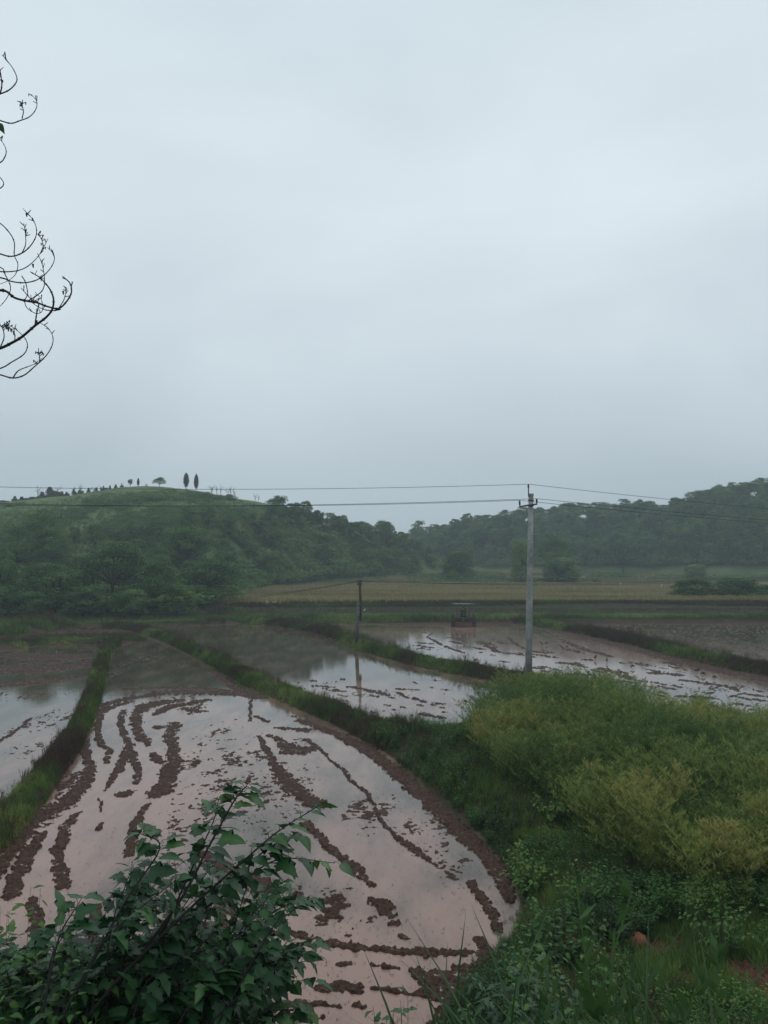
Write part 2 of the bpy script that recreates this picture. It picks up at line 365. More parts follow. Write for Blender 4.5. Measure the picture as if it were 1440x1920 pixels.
M_grass = leafmat('grass_blades', [(0, (.070, .045, .036)), (.2, (.085, .070, .036)), (.4, (.060, .110, .031)), (.7, (.115, .205, .046)), (1, (.23, .29, .085))], .6, .4, spec=.15)
M_tree = leafmat('tree_leaves', [(0, (.028, .060, .022)), (.35, (.060, .130, .038)), (.65, (.105, .195, .052)), (1, (.18, .25, .07))], .6, .35, .55, .12)
M_pine = leafmat('needles', [(0, (.008, .018, .012)), (1, (.025, .045, .025))], .6, .1, .3)
M_rape = leafmat('rape_pods', [(0, (.075, .13, .038)), (.3, (.15, .225, .060)), (.55, (.25, .285, .080)), (.8, (.38, .32, .11)), (1, (.52, .38, .17))], .6, .4, spec=.15)
M_crop = leafmat('ripe_crop', [(0, (.06, .075, .035)), (.35, (.14, .14, .055)), (.7, (.28, .235, .11)), (1, (.38, .31, .16))], .7, .2)
M_shrub = leafmat('broad_leaves', [(0, (.011, .036, .015)), (.4, (.020, .066, .023)), (.75, (.042, .115, .034)), (1, (.10, .19, .042))], .42, .22, 0, .35, 3)
M_weed = leafmat('weed_leaves', [(0, (.040, .060, .028)), (.35, (.055, .115, .038)), (.65, (.085, .18, .045)), (1, (.17, .26, .065))], .6, .3, 0, .12, 1.3)
M_bark = plain('bark', (.045, .038, .03), .9, var=.3)
M_twig = plain('dark_twig', (.02, .017, .015), .85, var=.3)
M_stem = plain('green_stem', (.05, .06, .025), .7)
M_conc = plain('weathered_concrete', (.27, .28, .27), .85, var=.32, scale=2, bump=.3)
M_wood = plain('old_timber', (.05, .043, .036), .9, var=.3)
M_stub = plain('grey_stub', (.10, .098, .085), .9, var=.25)
M_metal = plain('dull_steel', (.06, .065, .07), .5, .7)
M_wire = plain('wire', (.012, .013, .014), .6, var=.05, bump=0)
M_porc = plain('brown_porcelain', (.04, .025, .02), .3)
print('helpers ok')
# ================================================================== GROUND SHEET
MUD = [  # plough ridges and clod rows: pixel polyline, half width
 ([(158,1362),(160,1404),(170,1439),(155,1473),(117,1508),(72,1536),(33,1577),(2,1619),(-45,1680)],[9,10,13,15,15,15,17,19,20]),
 ([(243,1317),(208,1326),(189,1338),(184,1355),(182,1376),(191,1397),(203,1407),(201,1430)],[3,4,7,7,7,9,9,7]),
 ([(231,1332),(226,1352),(229,1369),(240,1393),(243,1411),(226,1435),(212,1459),(196,1482)],[8,8,9,9,13,10,7,4]),
 ([(243,1408),(257,1432),(259,1452),(253,1470)],[9,9,9,6]),
 ([(330,1314),(295,1319),(271,1324),(257,1337),(255,1355),(260,1376),(269,1388),(278,1398)],[4,6,8,12,12,13,12,7]),
 ([(286,1413),(294,1423),(300,1432)],[7,10,6]),
 ([(384,1313),(347,1321),(312,1327),(293,1340)],[4,5,6,4]),([(350,1329),(376,1334)],[5,5]),
 ([(303,1364),(322,1361)],[4,6]),([(327,1356),(318,1380),(325,1397),(327,1418),(319,1446),(312,1470),(302,1484),(286,1494)],[12,14,13,16,20,20,16,8]),
 ([(276,1508),(257,1536),(248,1567),(243,1604)],[6,9,10,12]),
 ([(147,1523),(128,1543),(118,1567),(111,1591),(108,1619),(116,1660)],[5,10,12,14,16,18]),
 ([(83,1560),(66,1581),(52,1605),(38,1633),(22,1680)],[6,10,14,16,18]),
 ([(230,1490),(246,1486)],6),([(183,1556),(192,1544)],5),([(186,1500),(192,1520)],4),([(150,1340),(158,1362)],[4,8]),
 ([(172,1328),(222,1314),(257,1307),(299,1301),(347,1298),(399,1299),(451,1303),(490,1308)],[6,6,5,5,6,6,6,5]),
 ([(240,1292),(310,1289),(382,1291),(451,1298)],[3,4,4,3]),([(160,1345),(205,1322)],[3,3]),
 ([(470,1312),(469,1352)],[4,5]),
 ([(485,1380),(502,1411),(520,1442),(544,1470),(562,1487),(592,1508)],[6,9,14,22,24,20]),
 ([(572,1544),(596,1566),(620,1590),(648,1614),(669,1632),(700,1660)],[12,11,11,11,12,10]),
 ([(506,1378),(530,1393),(555,1407),(582,1404)],[5,9,14,7]),
 ([(572,1386),(593,1399),(617,1421),(645,1446),(666,1470),(690,1487),(697,1505),(711,1532),(728,1553),(742,1567)],[5,5,3,5,4,6,6,6,6,5]),
 ([(742,1567),(763,1584),(787,1602),(815,1623)],[8,9,10,6]),([(523,1365),(572,1369)],[3,5]),([(478,1343),(504,1354)],[3,4]),
 ([(560,1350),(631,1377),(683,1396),(718,1428),(755,1460),(795,1492),(835,1532),(875,1572),(915,1612),(950,1655),(962,1690)],[6,8,10,13,16,18,20,21,20,19,16]),
 ([(560,1350),(640,1382),(700,1418),(770,1468),(845,1545),(915,1608),(952,1660)],[5,7,9,12,14,17,17]),
 ([(881,1655),(902,1680),(922,1710),(930,1745)],[10,14,18,14]),
 ([(470,1738),(502,1746),(544,1746),(579,1757),(614,1767),(648,1772),(683,1778),(728,1781),(770,1783),(822,1786),(874,1789),(912,1792)],[7,9,9,9,11,9,6,9,10,9,12,12]),
 ([(790,1783),(795,1798)],6),([(784,1822),(830,1838),(884,1822)],[14,28,22]),([(800,1860),(840,1866),(870,1850)],[14,22,16]),([(895,1760),(915,1790),(880,1830),(850,1880),(815,1930)],[14,20,22,26,26]),
 ([(606,1851),(640,1853),(676,1853)],[12,16,9]),([(541,1882),(580,1884),(614,1890)],[9,10,6]),([(660,1862),(676,1866)],6),
 ([(700,1858),(740,1862),(800,1866)],[5,6,8]),([(540,1911),(565,1913)],7),([(640,1805),(655,1803)],6),([(722,1814),(740,1815)],6),([(700,1810),(709,1812)],4),
 ([(708,1694),(722,1700)],13),([(712,1708),(735,1716)],7),([(738,1732),(747,1733)],5),([(755,1754),(764,1755)],5),([(625,1893),(632,1893)],8),([(668,1894),(676,1896)],8),([(590,1912),(600,1912)],5),
 ([(380,1600),(440,1640),(500,1668)],[14,22,24]),([(420,1700),(470,1720)],[16,12]),([(300,1690),(380,1740),(420,1790)],[14,18,14]),([(60,1690),(70,1760),(40,1840)],[16,20,24]),([(180,1700),(170,1780),(190,1850)],[14,16,20]),([(330,1800),(420,1850),(470,1880)],[14,16,10]),
 ([(655,1288),(683,1292),(710,1299),(727,1304)],[2.5,3,4,3]),([(742,1297),(765,1309)],3),([(745,1292),(780,1294)],1.6),([(775,1309),(796,1316)],3),([(592,1286),(622,1288)],2),([(612,1293),(643,1297)],2),([(793,1338),(825,1346)],4),([(812,1318),(830,1320)],2),
 ([(800,1195),(815,1201),(827,1209),(842,1215),(869,1224)],[2,3,2.5,2.5,2]),([(800,1195),(810,1187)],1.5),([(902,1203),(917,1213),(933,1222),(952,1226)],[3,4,4,3]),([(954,1196),(965,1207),(983,1216)],[4,4,3]),
 ([(996,1221),(1024,1224)],2.5),([(1050,1243),(1075,1246),(1097,1251)],2),([(1051,1199),(1079,1212),(1107,1221),(1148,1232)],[4,4,4,3]),([(1120,1254),(1155,1262),(1180,1274)],[2,3,4]),([(1160,1256),(1185,1272)],[2,3]),
 ([(1277,1275),(1322,1281),(1364,1287),(1398,1300),(1370,1307)],[2.5,3.5,4,4,2]),([(1230,1261),(1272,1266)],[2.5,3]),([(1305,1307),(1335,1309)],3),([(1360,1330),(1385,1338)],5),
 ([(960,1170),(1010,1177),(1080,1192),(1150,1207),(1220,1224),(1290,1243),(1360,1260),(1440,1275),(1540,1292)],[3,4,6,8,9,9,9,8,8]),
 ([(640,1170),(760,1172),(840,1173)],2),([(885,1174),(960,1176)],[3,2.5]),
 ([(400,1262),(440,1290),(480,1308)],[5,7,9]),([(60,1345),(20,1378),(-20,1400)],[3,3,3]),
 ([(20,1228),(90,1232),(160,1230)],[7,9,7]),([(-40,1250),(60,1256),(150,1248)],[9,11,7]),([(0,1285),(80,1278),(140,1268)],[5,8,5]),
 ([(60,1182),(150,1184),(235,1182)],[4,6,4]),([(240,1180),(330,1215),(400,1252)],[3,3,3]),
]
BLOBS = [ # px, py, rx, ry, amount: areas where silt just breaks the surface
 (430,1440,110,110,.40),(400,1385,60,60,.42),(520,1480,110,110,.40),(620,1700,80,60,.62),(560,1690,60,50,.55),(640,1740,120,45,.42),(800,1560,60,90,.38),(860,1640,60,60,.40),(470,1520,100,40,.48),(360,1430,25,18,.9),(362,1331,26,16,.72),
 (100,1480,60,60,.62),(110,1520,50,50,.50),(360,1530,80,60,.38),(330,1600,70,80,.30),(560,1400,60,30,.5),(470,1465,30,12,.8),(700,1520,80,60,.36),(430,1720,120,80,.5),(680,1730,90,30,.42),
 (1100,1210,130,22,.42),(1250,1250,160,20,.46),(920,1200,80,20,.45),(980,1190,90,16,.46),(1330,1290,160,14,.40),(870,1190,30,14,.62),(800,1215,90,12,.34),(760,1185,90,8,.25),(700,1300,140,14,.36),(620,1280,80,8,.36),(1060,1190,90,12,.5),
 (90,1240,150,34,.74),(60,1300,130,20,.40),(90,1350,60,40,.46),(60,1400,60,40,.42),(300,1300,140,14,.48),(150,1184,100,10,.62),(240,1250,60,60,.40),
 (1250,1190,360,34,.62),(1500,1220,300,40,.60),(1150,1172,200,16,.62),(1400,1180,200,20,.62)]
for i in range(120):   # short dashes left by the tractor, along its rounds
    x = rng.uniform(760, 1440); y = 1180 + (x - 760) * .11 + rng.uniform(0, 70 + (x - 760) * .03)
    l = rng.uniform(6, 26); MUD.append(([(x, y), (x + l, y + l * rng.uniform(.08, .3))], rng.uniform(1.2, 2.6)))
for i in range(40):
    x = rng.uniform(530, 880); y = rng.uniform(1270, 1345); l = rng.uniform(2, 14); MUD.append(([(x, y), (x + l, y + l * .2)], 1.6))
def build_ground():
    na = 1150
    th = np.concatenate([np.linspace(-180, -34, 60)[:-1], np.linspace(-34, 34, na), np.linspace(34, 180, 60)[1:]])
    inv = np.linspace(1 / 8.5, 1 / 110., 800)
    rr = np.concatenate([np.linspace(.5, 8.4, 30), 1 / inv, np.arange(110.8, 250, 1.3), np.arange(251, 400, 3), np.array([410, 430, 460, 500, 560, 640, 700])])
    A, Rr = np.meshgrid(np.radians(th), rr); X = (Rr * np.sin(A)).ravel(); Y = (Rr * np.cos(A)).ravel()
    z = base_h(X, Y); zb = z.copy()
    sd = poly_sd(X, Y, BANK)
    low = (z < 0.02) & (Y < 92)
    n1 = fbm(X, Y, 1.6, 4); n2 = fbm(X + 40, Y, 7, 3); n3 = fbm(X, Y + 70, .45, 3)
    nd = fbm(X * 1.0, Y * .45, 3.2, 4)
    q = np.full(X.shape, -1.0)
    wob = fbm(X, Y, 2.2, 3) * .35
    XX, YY = X + .22 * fbm(X, Y, 1.9, 3), Y + .3 * fbm(X + 9, Y, 1.9, 3)
    for im, (pts, wd) in enumerate(MUD):
        if im < 13: wd = [w_ * 1.22 for w_ in wd] if hasattr(wd, '__len__') else wd * 1.22
        seg_q(XX, YY, pts, wd, q)
    bil = np.abs(fbm(X, Y, 5.5, 3)) * 2; n4 = fbm(X + 3, Y + 5, 15, 2)
    q = q - .16
    qq = ss(0, .40, q + .10 + (.40 * n2 + .65 * n4) * (1 - .5 * ss(45, 70, Y)) + wob * .7) * (q > -.12)
    farf = ss(40, 70, Y)
    mh = (.022 + .055 * n2 + .075 * n4 + .03 * bil + .02 * n1) * (1 + .5 * farf)
    mudz = np.where(q > -.12, -.06 + (mh + .06) * qq, -1)
    bb = np.full(X.shape, -1.0)
    for b in BLOBS: blob_q(X, Y, *b[:4], bb, b[4])
    bb = np.clip(bb, 0, .75)
    bed = -.072 + .125 * bb * (1 - .35 * farf) + (.34 * nd + .30 * n2 + .22 * n4) * (.34 + .9 * np.clip(bb * 2, 0, 1)) * (.75 + .1 * farf) + .02 * n3
    bed = np.where(bed > .012, .012 + (bed - .012) * .4, bed); wet = np.where(low, np.maximum(bed, mudz), -1)
    z = np.where(low, np.maximum(z, wet), z + (.09 * n2 + .07 * n4) * (zb < 3) + .04 * n1 * (zb < 5))
    # masks of what the ground is made of
    mud = 1 - ss(.10, .34, z + .3 * n1 * (Y < 60)); mud = np.where(Y > 91.5, .0, mud)
    mud = np.where((Y < 91) & (z > .3), mud * .3, mud)
    rl = np.maximum(ridge(X, Y, RIDGE_L), ridge(X, Y, RIDGE_R)); hill = ss(1.5, 5, rl) * (Y > 90)
    strip = np.exp(-((Y + 1.2 * np.sin(X * .06) - 99.9) / .8) ** 2) + .5 * np.exp(-((Y - 94) / 1.0) ** 2)
    mud = np.maximum(mud, .7 * np.clip(strip, 0, 1) * (Y > 92) * (X > -25))
    red = np.zeros(X.shape)
    for a in [(1130, 1735, 140, 75), (1235, 1755, 140, 60), (1370, 1800, 170, 95), (1020, 1765, 70, 35), (1440, 1850, 150, 95)]:
        d = ray(a[0], a[1]); t = (1.15 - CH) / d[2]; c = d * t; wx = a[2] * c[1] / F; wy = a[3] * c[1] ** 2 / (F * 5.2)
        red = np.maximum(red, np.clip(1.2 - np.sqrt(((X - c[0]) / wx) ** 2 + ((Y - c[1]) / wy) ** 2) + n1 * 1.2, 0, 1))
    global REDF; REDF = True
    shp = A.shape; nr, nc = shp
    v = np.stack([X, Y, z], 1); i = np.arange(nr - 1)[:, None] * nc + np.arange(nc - 1)[None]
    qd = np.stack([i, i + 1, i + nc + 1, i + nc], -1).reshape(-1, 4)
    mb = MB(); mb.add(v, qd); v0 = np.array([[0, 0, H1(0, .3)]]); 
    o = mb.build('ground', M_ground, smooth=True); tag(o, kind='structure')
    cropm = ss(103, 104.5, Y) * (1 - ss(.5, 2.5, rl)) * (.55 + .45 * np.sign(np.sin(Y * .16 + X * .01))) * np.where(Y < 184, 1, .8)
    cropm = np.where((Y > 103) & (Y < 182), ss(.5, 2.5, 3 - rl), cropm)
    for nme, arr in (('mud', mud), ('hill', hill), ('red', red), ('crop', cropm)):
        a = o.data.attributes.new(nme, 'FLOAT', 'POINT'); a.data.foreach_set('value', np.clip(arr, 0, 1).astype(np.float32))
    # water: one level sheet over every flooded paddy
    xs = np.linspace(-130, 130, 260); ys = 8 + (np.linspace(0, 1, 260) ** 1.8) * 84
    xs = np.sign(xs) * (np.abs(xs) / 130) ** 1.7 * 130
    GX, GY = np.meshgrid(xs, ys); X, Y = GX.ravel(), GY.ravel()
    silt = np.full(X.shape, .12)
    for px, py, rx, ry, am in [(250, 1480, 260, 170, .95), (80, 1600, 200, 220, 1.0), (500, 1800, 420, 160, 1.0), (700, 1850, 300, 140, 1.0), (300, 1340, 200, 40, .75), (700, 1600, 170, 130, .80), (850, 1720, 130, 90, .85), (600, 1420, 160, 90, .65), (700, 1310, 260, 45, .65), (60, 1400, 160, 120, .55), (1150, 1230, 420, 50, .80), (850, 1190, 200, 22, .6), (420, 1400, 200, 90, .75),(870,1178,60,12,.9)]:
        t = P(px, py); wx = rx * t[1] / F; wy = ry * t[1] ** 2 / (F * CH)
        d = np.sqrt(((X - t[0]) / wx) ** 2 + ((Y - t[1]) / wy) ** 2); silt = np.maximum(silt, .12 + (am - .12) * ss(1.35, .35, d) if False else .12 + (am - .12) * (1 - ss(.35, 1.35, d)))
    mb = MB(); nr, nc = GX.shape; i = np.arange(nr - 1)[:, None] * nc + np.arange(nc - 1)[None]
    mb.add(np.stack([X, Y, 0 * X], 1), np.stack([i, i + 1, i + nc + 1, i + nc], -1).reshape(-1, 4), None, silt)
    tag(mb.build('water', M_water, smooth=True), kind='structure')
build_ground()
# ================================================================== PLANT TEMPLATES
def t_grass(n=16, h=1.0, w=.03, lean=.5, spread=.12, seed=0, segs=3):
    r = np.random.default_rng(seed); mb = MB()
    for i in range(n):
        a = r.random() * 6.283; l = h * r.uniform(.55, 1.05); ln = lean * r.uniform(.2, 1.1); b = np.array([*(r.normal(0, spread, 2)), -.05]); d = np.array([math.cos(a), math.sin(a), 0]); s = np.array([-math.sin(a), math.cos(a), 0])
        v = []
        for k in range(segs + 1):
            t = k / segs; p = b + d * ln * l * t * t + np.array([0, 0, l * (t - .25 * ln * t * t)])
            if k < segs: ww = w * (1 - t * .8); v += [p - s * ww, p + s * ww]
            else: v.append(p)
        q = [(2 * k, 2 * k + 1, 2 * k + 3, 2 * k + 2) for k in range(segs - 1)]; t3 = [(2 * segs - 2, 2 * segs - 1, 2 * segs)]
        mb.add(v, q, t3, r.uniform(.3, .6))
    return mb.arrays()
def leafquad(mb, p, d, nrm, l, w, tint, fold=.0):
    """a pointed leaf of two triangles-plus-kite"""
    d = d / (np.linalg.norm(d) + 1e-9); s = np.cross(d, nrm); s /= np.linalg.norm(s) + 1e-9; nn = np.cross(s, d)
    v = [p, p + d * l * .45 + s * w - nn * fold * w, p + d * l, p + d * l * .45 - s * w - nn * fold * w]
    mb.add(v, [(0, 1, 2, 3)], None, tint)
def t_forb(nl=40, h=1.0, l=.16, w=.04, seed=0, nst=5, wide=.25, lo=.1):
    r = np.random.default_rng(seed); mb = MB()
    for s_ in range(nst):
        a = r.random() * 6.283; top = np.array([math.cos(a) * wide * r.random(), math.sin(a) * wide * r.random(), h * r.uniform(.65, 1)]); b = np.array([*(r.normal(0, .05, 2)), 0])
        tube(mb, [b, (b + top) / 2 + [0, 0, .05], top], [.008, .006, .003], 3, .3, False)
        for k in range(nl // nst):
            t = lo + (1 - lo) * (k + r.random()) / (nl // nst); p = b + (top - b) * t; aa = r.random() * 6.283
            d = np.array([math.cos(aa), math.sin(aa), r.uniform(-.3, .7)]); ll = l * r.uniform(.6, 1.15) * (1.1 - .5 * t)
            leafquad(mb, p, d, np.array([0, 0, 1.]) + r.normal(0, .3, 3), ll, w * ll / l, .25 + .35 * t + r.uniform(-.1, .1), .3)
    return mb.arrays()
def t_seed(n=7, h=1.0, seed=0):
    """brown seeding grass: thin stalks with small dark panicles"""
    r = np.random.default_rng(seed); mb = MB()
    for i in range(n):
        a = r.random() * 6.283; l = h * r.uniform(.6, 1); b = np.array([*r.normal(0, .1, 2), 0]); top = b + [math.cos(a) * .25 * l, math.sin(a) * .25 * l, l]
        s = np.array([-math.sin(a), math.cos(a), 0]) * .006; mb.add([b - s, b + s, top + s * .5, top - s * .5], [(0, 1, 2, 3)], None, .22)
        for k in range(16):
            p = b + (top - b) * r.uniform(.5, 1.02); aa = r.random() * 6.283
            leafquad(mb, p, np.array([math.cos(aa) * .7, math.sin(aa) * .7, .8]), r.normal(0, 1, 3), .07, .012, r.uniform(.02, .2))
    return mb.arrays()
def rape_parts(seed, nb=9, np_=11, h=1.25, base=.35):
    r = np.random.default_rng(seed); st = MB(); pd = MB()
    top = np.array([*r.normal(0, .12, 2), h * .95]); pts = [np.zeros(3), top * .5 + [*r.normal(0, .03, 2), 0], top]
    tube(st, pts, [.009, .007, .003], 4, .3, False)
    for k in range(nb):
        t = base + (1 - base) * (k + r.random() * .5) / nb; p = top * t; a = k * 2.4 + r.uniform(-.4, .4); L_ = h * (1.05 - t) * .45 + .25
        tip = p + np.array([math.cos(a) * L_ * .85, math.sin(a) * L_ * .85, L_ * .72]); tube(st, [p, (p + tip) / 2 + [math.cos(a) * .04, math.sin(a) * .04, -.02], tip], [.004, .003, .0015], 3, .4, False)
        for j in range(np_):
            u = .25 + .75 * (j + r.random()) / np_; q = p + (tip - p) * u; aa = r.random() * 6.283; d = np.array([math.cos(aa), math.sin(aa), .75]) + (tip - p) * .5
            leafquad(pd, q, d, r.normal(0, 1, 3), .12 * r.uniform(.7, 1.25), .013, .5 + r.uniform(-.18, .18), 0)
    for k in range(12):
        aa = r.random() * 6.283; leafquad(pd, top * r.uniform(.15, .6), np.array([math.cos(aa), math.sin(aa), r.uniform(-.3, .3)]), r.normal(0, .4, 3) + [0, 0, 1], .14, .03, .12, .2)
    return st, pd
def t_rape(seed, **k):
    a, b = rape_parts(seed, **k); mb = MB()
    for m in (a, b): v, q, t, c = m.arrays(); mb.add(v, q, t, c)
    return mb.arrays()
def t_bush(n=170, seed=0, leaf=.22, flat=.75, lob=6):
    r = np.random.default_rng(seed); mb = MB()
    cs = [(r.normal(0, .38, 2), r.uniform(.25, .75), r.uniform(.35, .6)) for _ in range(lob)]
    for i in range(n):
        c, cz, rad = cs[r.integers(lob)]; d = r.normal(0, 1, 3); d[2] = abs(d[2]) * .9 - .15; d /= np.linalg.norm(d)
        p = np.array([c[0], c[1], cz * flat]) + d * rad * [1, 1, .7] * r.uniform(.75, 1.05)
        if p[2] < 0: p[2] = abs(p[2]) * .5
        a = r.random() * 6.283; leafquad(mb, p, np.array([math.cos(a), math.sin(a), r.uniform(-.4, .3)]), d + r.normal(0, .35, 3) + [0, 0, .5], leaf * r.uniform(.6, 1.2), leaf * .32, .3 + .4 * np.clip(r.normal(.5, .25), 0, 1), .2)
    return mb.arrays()
# ================================================================== WHERE PLANTS GROW
def along(bund, n, side=1.0):
    pts, wd, h = bund; out = []
    Wp = [P(*p)[:2] for p in pts]; ln = [np.hypot(*(Wp[i + 1] - Wp[i])) for i in range(len(Wp) - 1)]; pr = np.array(ln) / sum(ln)
    wd = list(wd) if hasattr(wd, '__len__') else [wd] * len(pts)
    si = rng.choice(len(ln), n, p=pr); t = rng.random(n); o = rng.uniform(-1, 1, n) * side
    W = np.array(Wp); a = W[si]; b = W[si + 1]; d = b - a; nrm = np.stack([-d[:, 1], d[:, 0]], 1) / (np.hypot(d[:, 0], d[:, 1])[:, None] + 1e-9)
    wm = []
    for i in range(len(pts)):
        p0 = np.array(pts[max(i - 1, 0)], float); p1 = np.array(pts[min(i + 1, len(pts) - 1)], float); dd = p1 - p0; nn = np.array([-dd[1], dd[0]]) / np.hypot(*dd) * wd[i]
        wa = P(*p0)[:2]; wb = P(*p1)[:2]; w_ = wb - wa; w_ /= np.hypot(*w_); oo = P(*(np.array(pts[i], float) + nn))[:2] - Wp[i]; wm.append(abs(oo[0] * w_[1] - oo[1] * w_[0]))
    wm = np.array(wm); ww = wm[si] * (1 - t) + wm[si + 1] * t
    p = a + d * t[:, None] + nrm * (o * ww)[:, None]
    z = base_h(p[:, 0], p[:, 1]); return np.stack([p[:, 0], p[:, 1], z], 1)
def inview(p, m=60):
    d = p - np.array([0, 0, CH]); yy = d[:, 1] * cp + d[:, 2] * sp_; zz = -d[:, 1] * sp_ + d[:, 2] * cp
    px = 720 + F * d[:, 0] / yy; py = 960 - F * zz / yy; return px, py
GT = [t_grass(14, 1, .022, .5, .16, s) for s in range(4)]; GTF = [t_grass(9, 1, .05, .4, .2, s + 20, 2) for s in range(4)]
ST = [t_seed(7, 1, s) for s in range(3)]; FT = [t_forb(45, 1, .17, .035, s) for s in range(4)]
BT = [t_bush(170, s) for s in range(5)]
def patch_tint(p, s=.5, amp=1.1): return fbm(p[:, 0] + 30, p[:, 1], s, 3) * amp + rng.normal(0, .06, len(p))
# grass and weeds of each bund (nobody could count the blades)
dens = [5200, 500, 8500, 6500, 3500, 900, 900, 900]
hts = [(.20, .38), (.2, .3), (.18, .36), (.22, .45), (.25, .5), (.25, .4), (.5, .9), (.25, .4)]
for i, b in enumerate(BUNDS):
    n = dens[i]; p = along(b, n, .80); px, py = inview(p); p = p[(px > -120) & (px < 1560)]; n = len(p)
    dist = p[:, 1]; far = dist > 45; tt = patch_tint(p, .33, 2.0) + .03 + (.06 if i < 3 else -.10 if i in (3, 4) else .08)
    mb = MB(); h = rng.uniform(*hts[i], n) * (1 + .9 * fbm(p[:, 0], p[:, 1], .5, 2))
    scatter(mb, GT, p[~far], h[~far], tt[~far] + 0, .15); scatter(mb, GTF, p[far], h[far], tt[far], .12)
    k = rng.random(n) < .13; scatter(mb, ST, p[k], h[k] * rng.uniform(1.1, 1.9, k.sum()), None, .15)
    k = rng.random(n) < .16; scatter(mb, FT, p[k & ~far], h[k & ~far] * .9, tt[k & ~far] + .1, .15)
    tag(mb.build('bund_grass', M_grass), kind='stuff')
# the bank at right: turf, weeds
def bank_points(n, lo=6., hi=42.):
    out = []
    while sum(map(len, out)) < n:
        px = rng.uniform(560, 1560, 20000); py = rng.uniform(1280, 2050, 20000); zg = np.full(20000, 1.0)
        for _ in range(6):
            d = ray(px, py); t = (zg - CH) / d[:, 2]; q = d * t[:, None]; zg = .5 * zg + .5 * base_h(q[:, 0], q[:, 1])
        q = np.stack([q[:, 0], q[:, 1], base_h(q[:, 0], q[:, 1])], 1)
        sd = poly_sd(q[:, 0], q[:, 1], BANK); q = q[(sd > .12) & (q[:, 1] > 3.2) & (q[:, 1] < hi)]; out.append(q)
    return np.concatenate(out)[:n]
def redness(p):
    r = np.zeros(len(p)); n1 = fbm(p[:, 0], p[:, 1], 1.6, 4)
    for a in [(1130, 1735, 140, 75), (1235, 1755, 140, 60), (1370, 1800, 170, 95), (1020, 1765, 70, 35), (1440, 1850, 150, 95)]:
        d = ray(a[0], a[1]); t = (1.15 - CH) / d[2]; c = d * t; wx = a[2] * c[1] / F; wy = a[3] * c[1] ** 2 / (F * 5.2)
        r = np.maximum(r, np.clip(1.2 - np.sqrt(((p[:, 0] - c[0]) / wx) ** 2 + ((p[:, 1] - c[1]) / wy) ** 2) + n1 * 1.2, 0, 1))
    return r
RAPE = W2([(900, 1372), (930, 1335), (1010, 1318), (1110, 1334), (1220, 1358), (1330, 1391), (1440, 1432), (1600, 1500), (1900, 1570)]) + [tuple(P(*p, 1.1)[:2]) for p in [(1900, 1680), (1440, 1665), (1330, 1650), (1240, 1625), (1130, 1545), (1050, 1490), (960, 1440), (905, 1398)]]
bp = bank_points(23000); sd = poly_sd(bp[:, 0], bp[:, 1], RAPE); rd = redness(bp)
k = (sd < .3) & (rng.random(len(bp)) > rd * .97); gp = bp[k]; mb = MB()
sc = rng.uniform(.16, .38, len(gp)) * (1 + fbm(gp[:, 0], gp[:, 1], .6, 2)) * np.where(gp[:, 1] < 9, .95, 1) * (.5 + .5 * ss(0, 1, poly_sd(gp[:, 0], gp[:, 1], BANK)))
scatter(mb, GT, gp, sc, patch_tint(gp, .5, 1.0) + .2 + .3 * redness(gp), .2); k = (rng.random(len(gp)) < .07) & (redness(gp) < .1); scatter(mb, ST, gp[k], sc[k] * 1.5, None, .2)
tag(mb.build('bank_grass', M_grass), kind='stuff')
bp2 = bank_points(7000); sd = poly_sd(bp2[:, 0], bp2[:, 1], RAPE); rd = redness(bp2)
k = (sd < .8) & (rng.random(len(bp2)) > rd * 1.0) & (fbm(bp2[:, 0], bp2[:, 1], .7, 3) > -.12); wp = bp2[k][:4200]; mb = MB()
FT2 = [t_forb(60, 1, .22, .045, s + 50, 6, .4) for s in range(3)] + [t_forb(60, 1, .20, .05, s + 60, 7, .45) for s in range(3)]
scatter(mb, FT2, wp, rng.uniform(.22, .55, len(wp)) * (1 + .8 * fbm(wp[:, 0], wp[:, 1], .5, 2)), patch_tint(wp, .45, 1.2), .15)
tag(mb.build('bank_weeds', M_weed), kind='stuff')
# ripening rape crop: dense stand, then the single plants that stand out at its edge
rp = bank_points(16000, hi=44); k = poly_sd(rp[:, 0], rp[:, 1], RAPE) > -.25; rp = rp[k][:3300]
RT = [t_rape(s) for s in range(5)]
mb = MB(); scatter(mb, RT, rp, rng.uniform(.5, 1.15, len(rp)) * (1 + .55 * fbm(rp[:, 0], rp[:, 1], .55, 2)), fbm(rp[:, 0] + 7, rp[:, 1], .28, 3) * 1.0 + fbm(rp[:, 0] + 7, rp[:, 1], 1.1, 2) * .6 - .12 + rng.normal(0, .09, len(rp)), .22)
tag(mb.build('rape_crop', M_rape), kind='stuff')
# crop and grass on the terraces behind the paddies
def field_points(n, x0, x1, y0, y1):
    x = rng.uniform(x0, x1, n * 3); y = y0 * (y1 / y0) ** rng.random(n * 3); p = np.stack([x, y, base_h(x, y)], 1)
    px, _ = inview(p); rl = np.maximum(ridge(x, y, RIDGE_L), ridge(x, y, RIDGE_R)); return p[(px > -60) & (px < 1500) & (rl < .9)][:n]
def far_stuff(name, pts, T, h, tint, mt):
    mb = MB(); scatter(mb, T, pts, h, tint, .1); tag(mb.build(name, mt), kind='stuff')
CT = [t_grass(12, 1, .07, .35, .45, s + 90, 2) for s in range(4)]
p = field_points(14000, -60, 110, 103.3, 181); far_stuff('ripe_crop', p, CT, rng.uniform(.6, .95, len(p)), fbm(p[:, 0] * .5, p[:, 1] * 1.4, .12, 3) * .8 + .22, M_crop)
p = field_points(3500, -60, 140, 187, 260); far_stuff('terrace_crop', p, CT, rng.uniform(.6, 1.1, len(p)), fbm(p[:, 0], p[:, 1] * 2.5, .05, 3) * 1.4 + .05, M_crop)
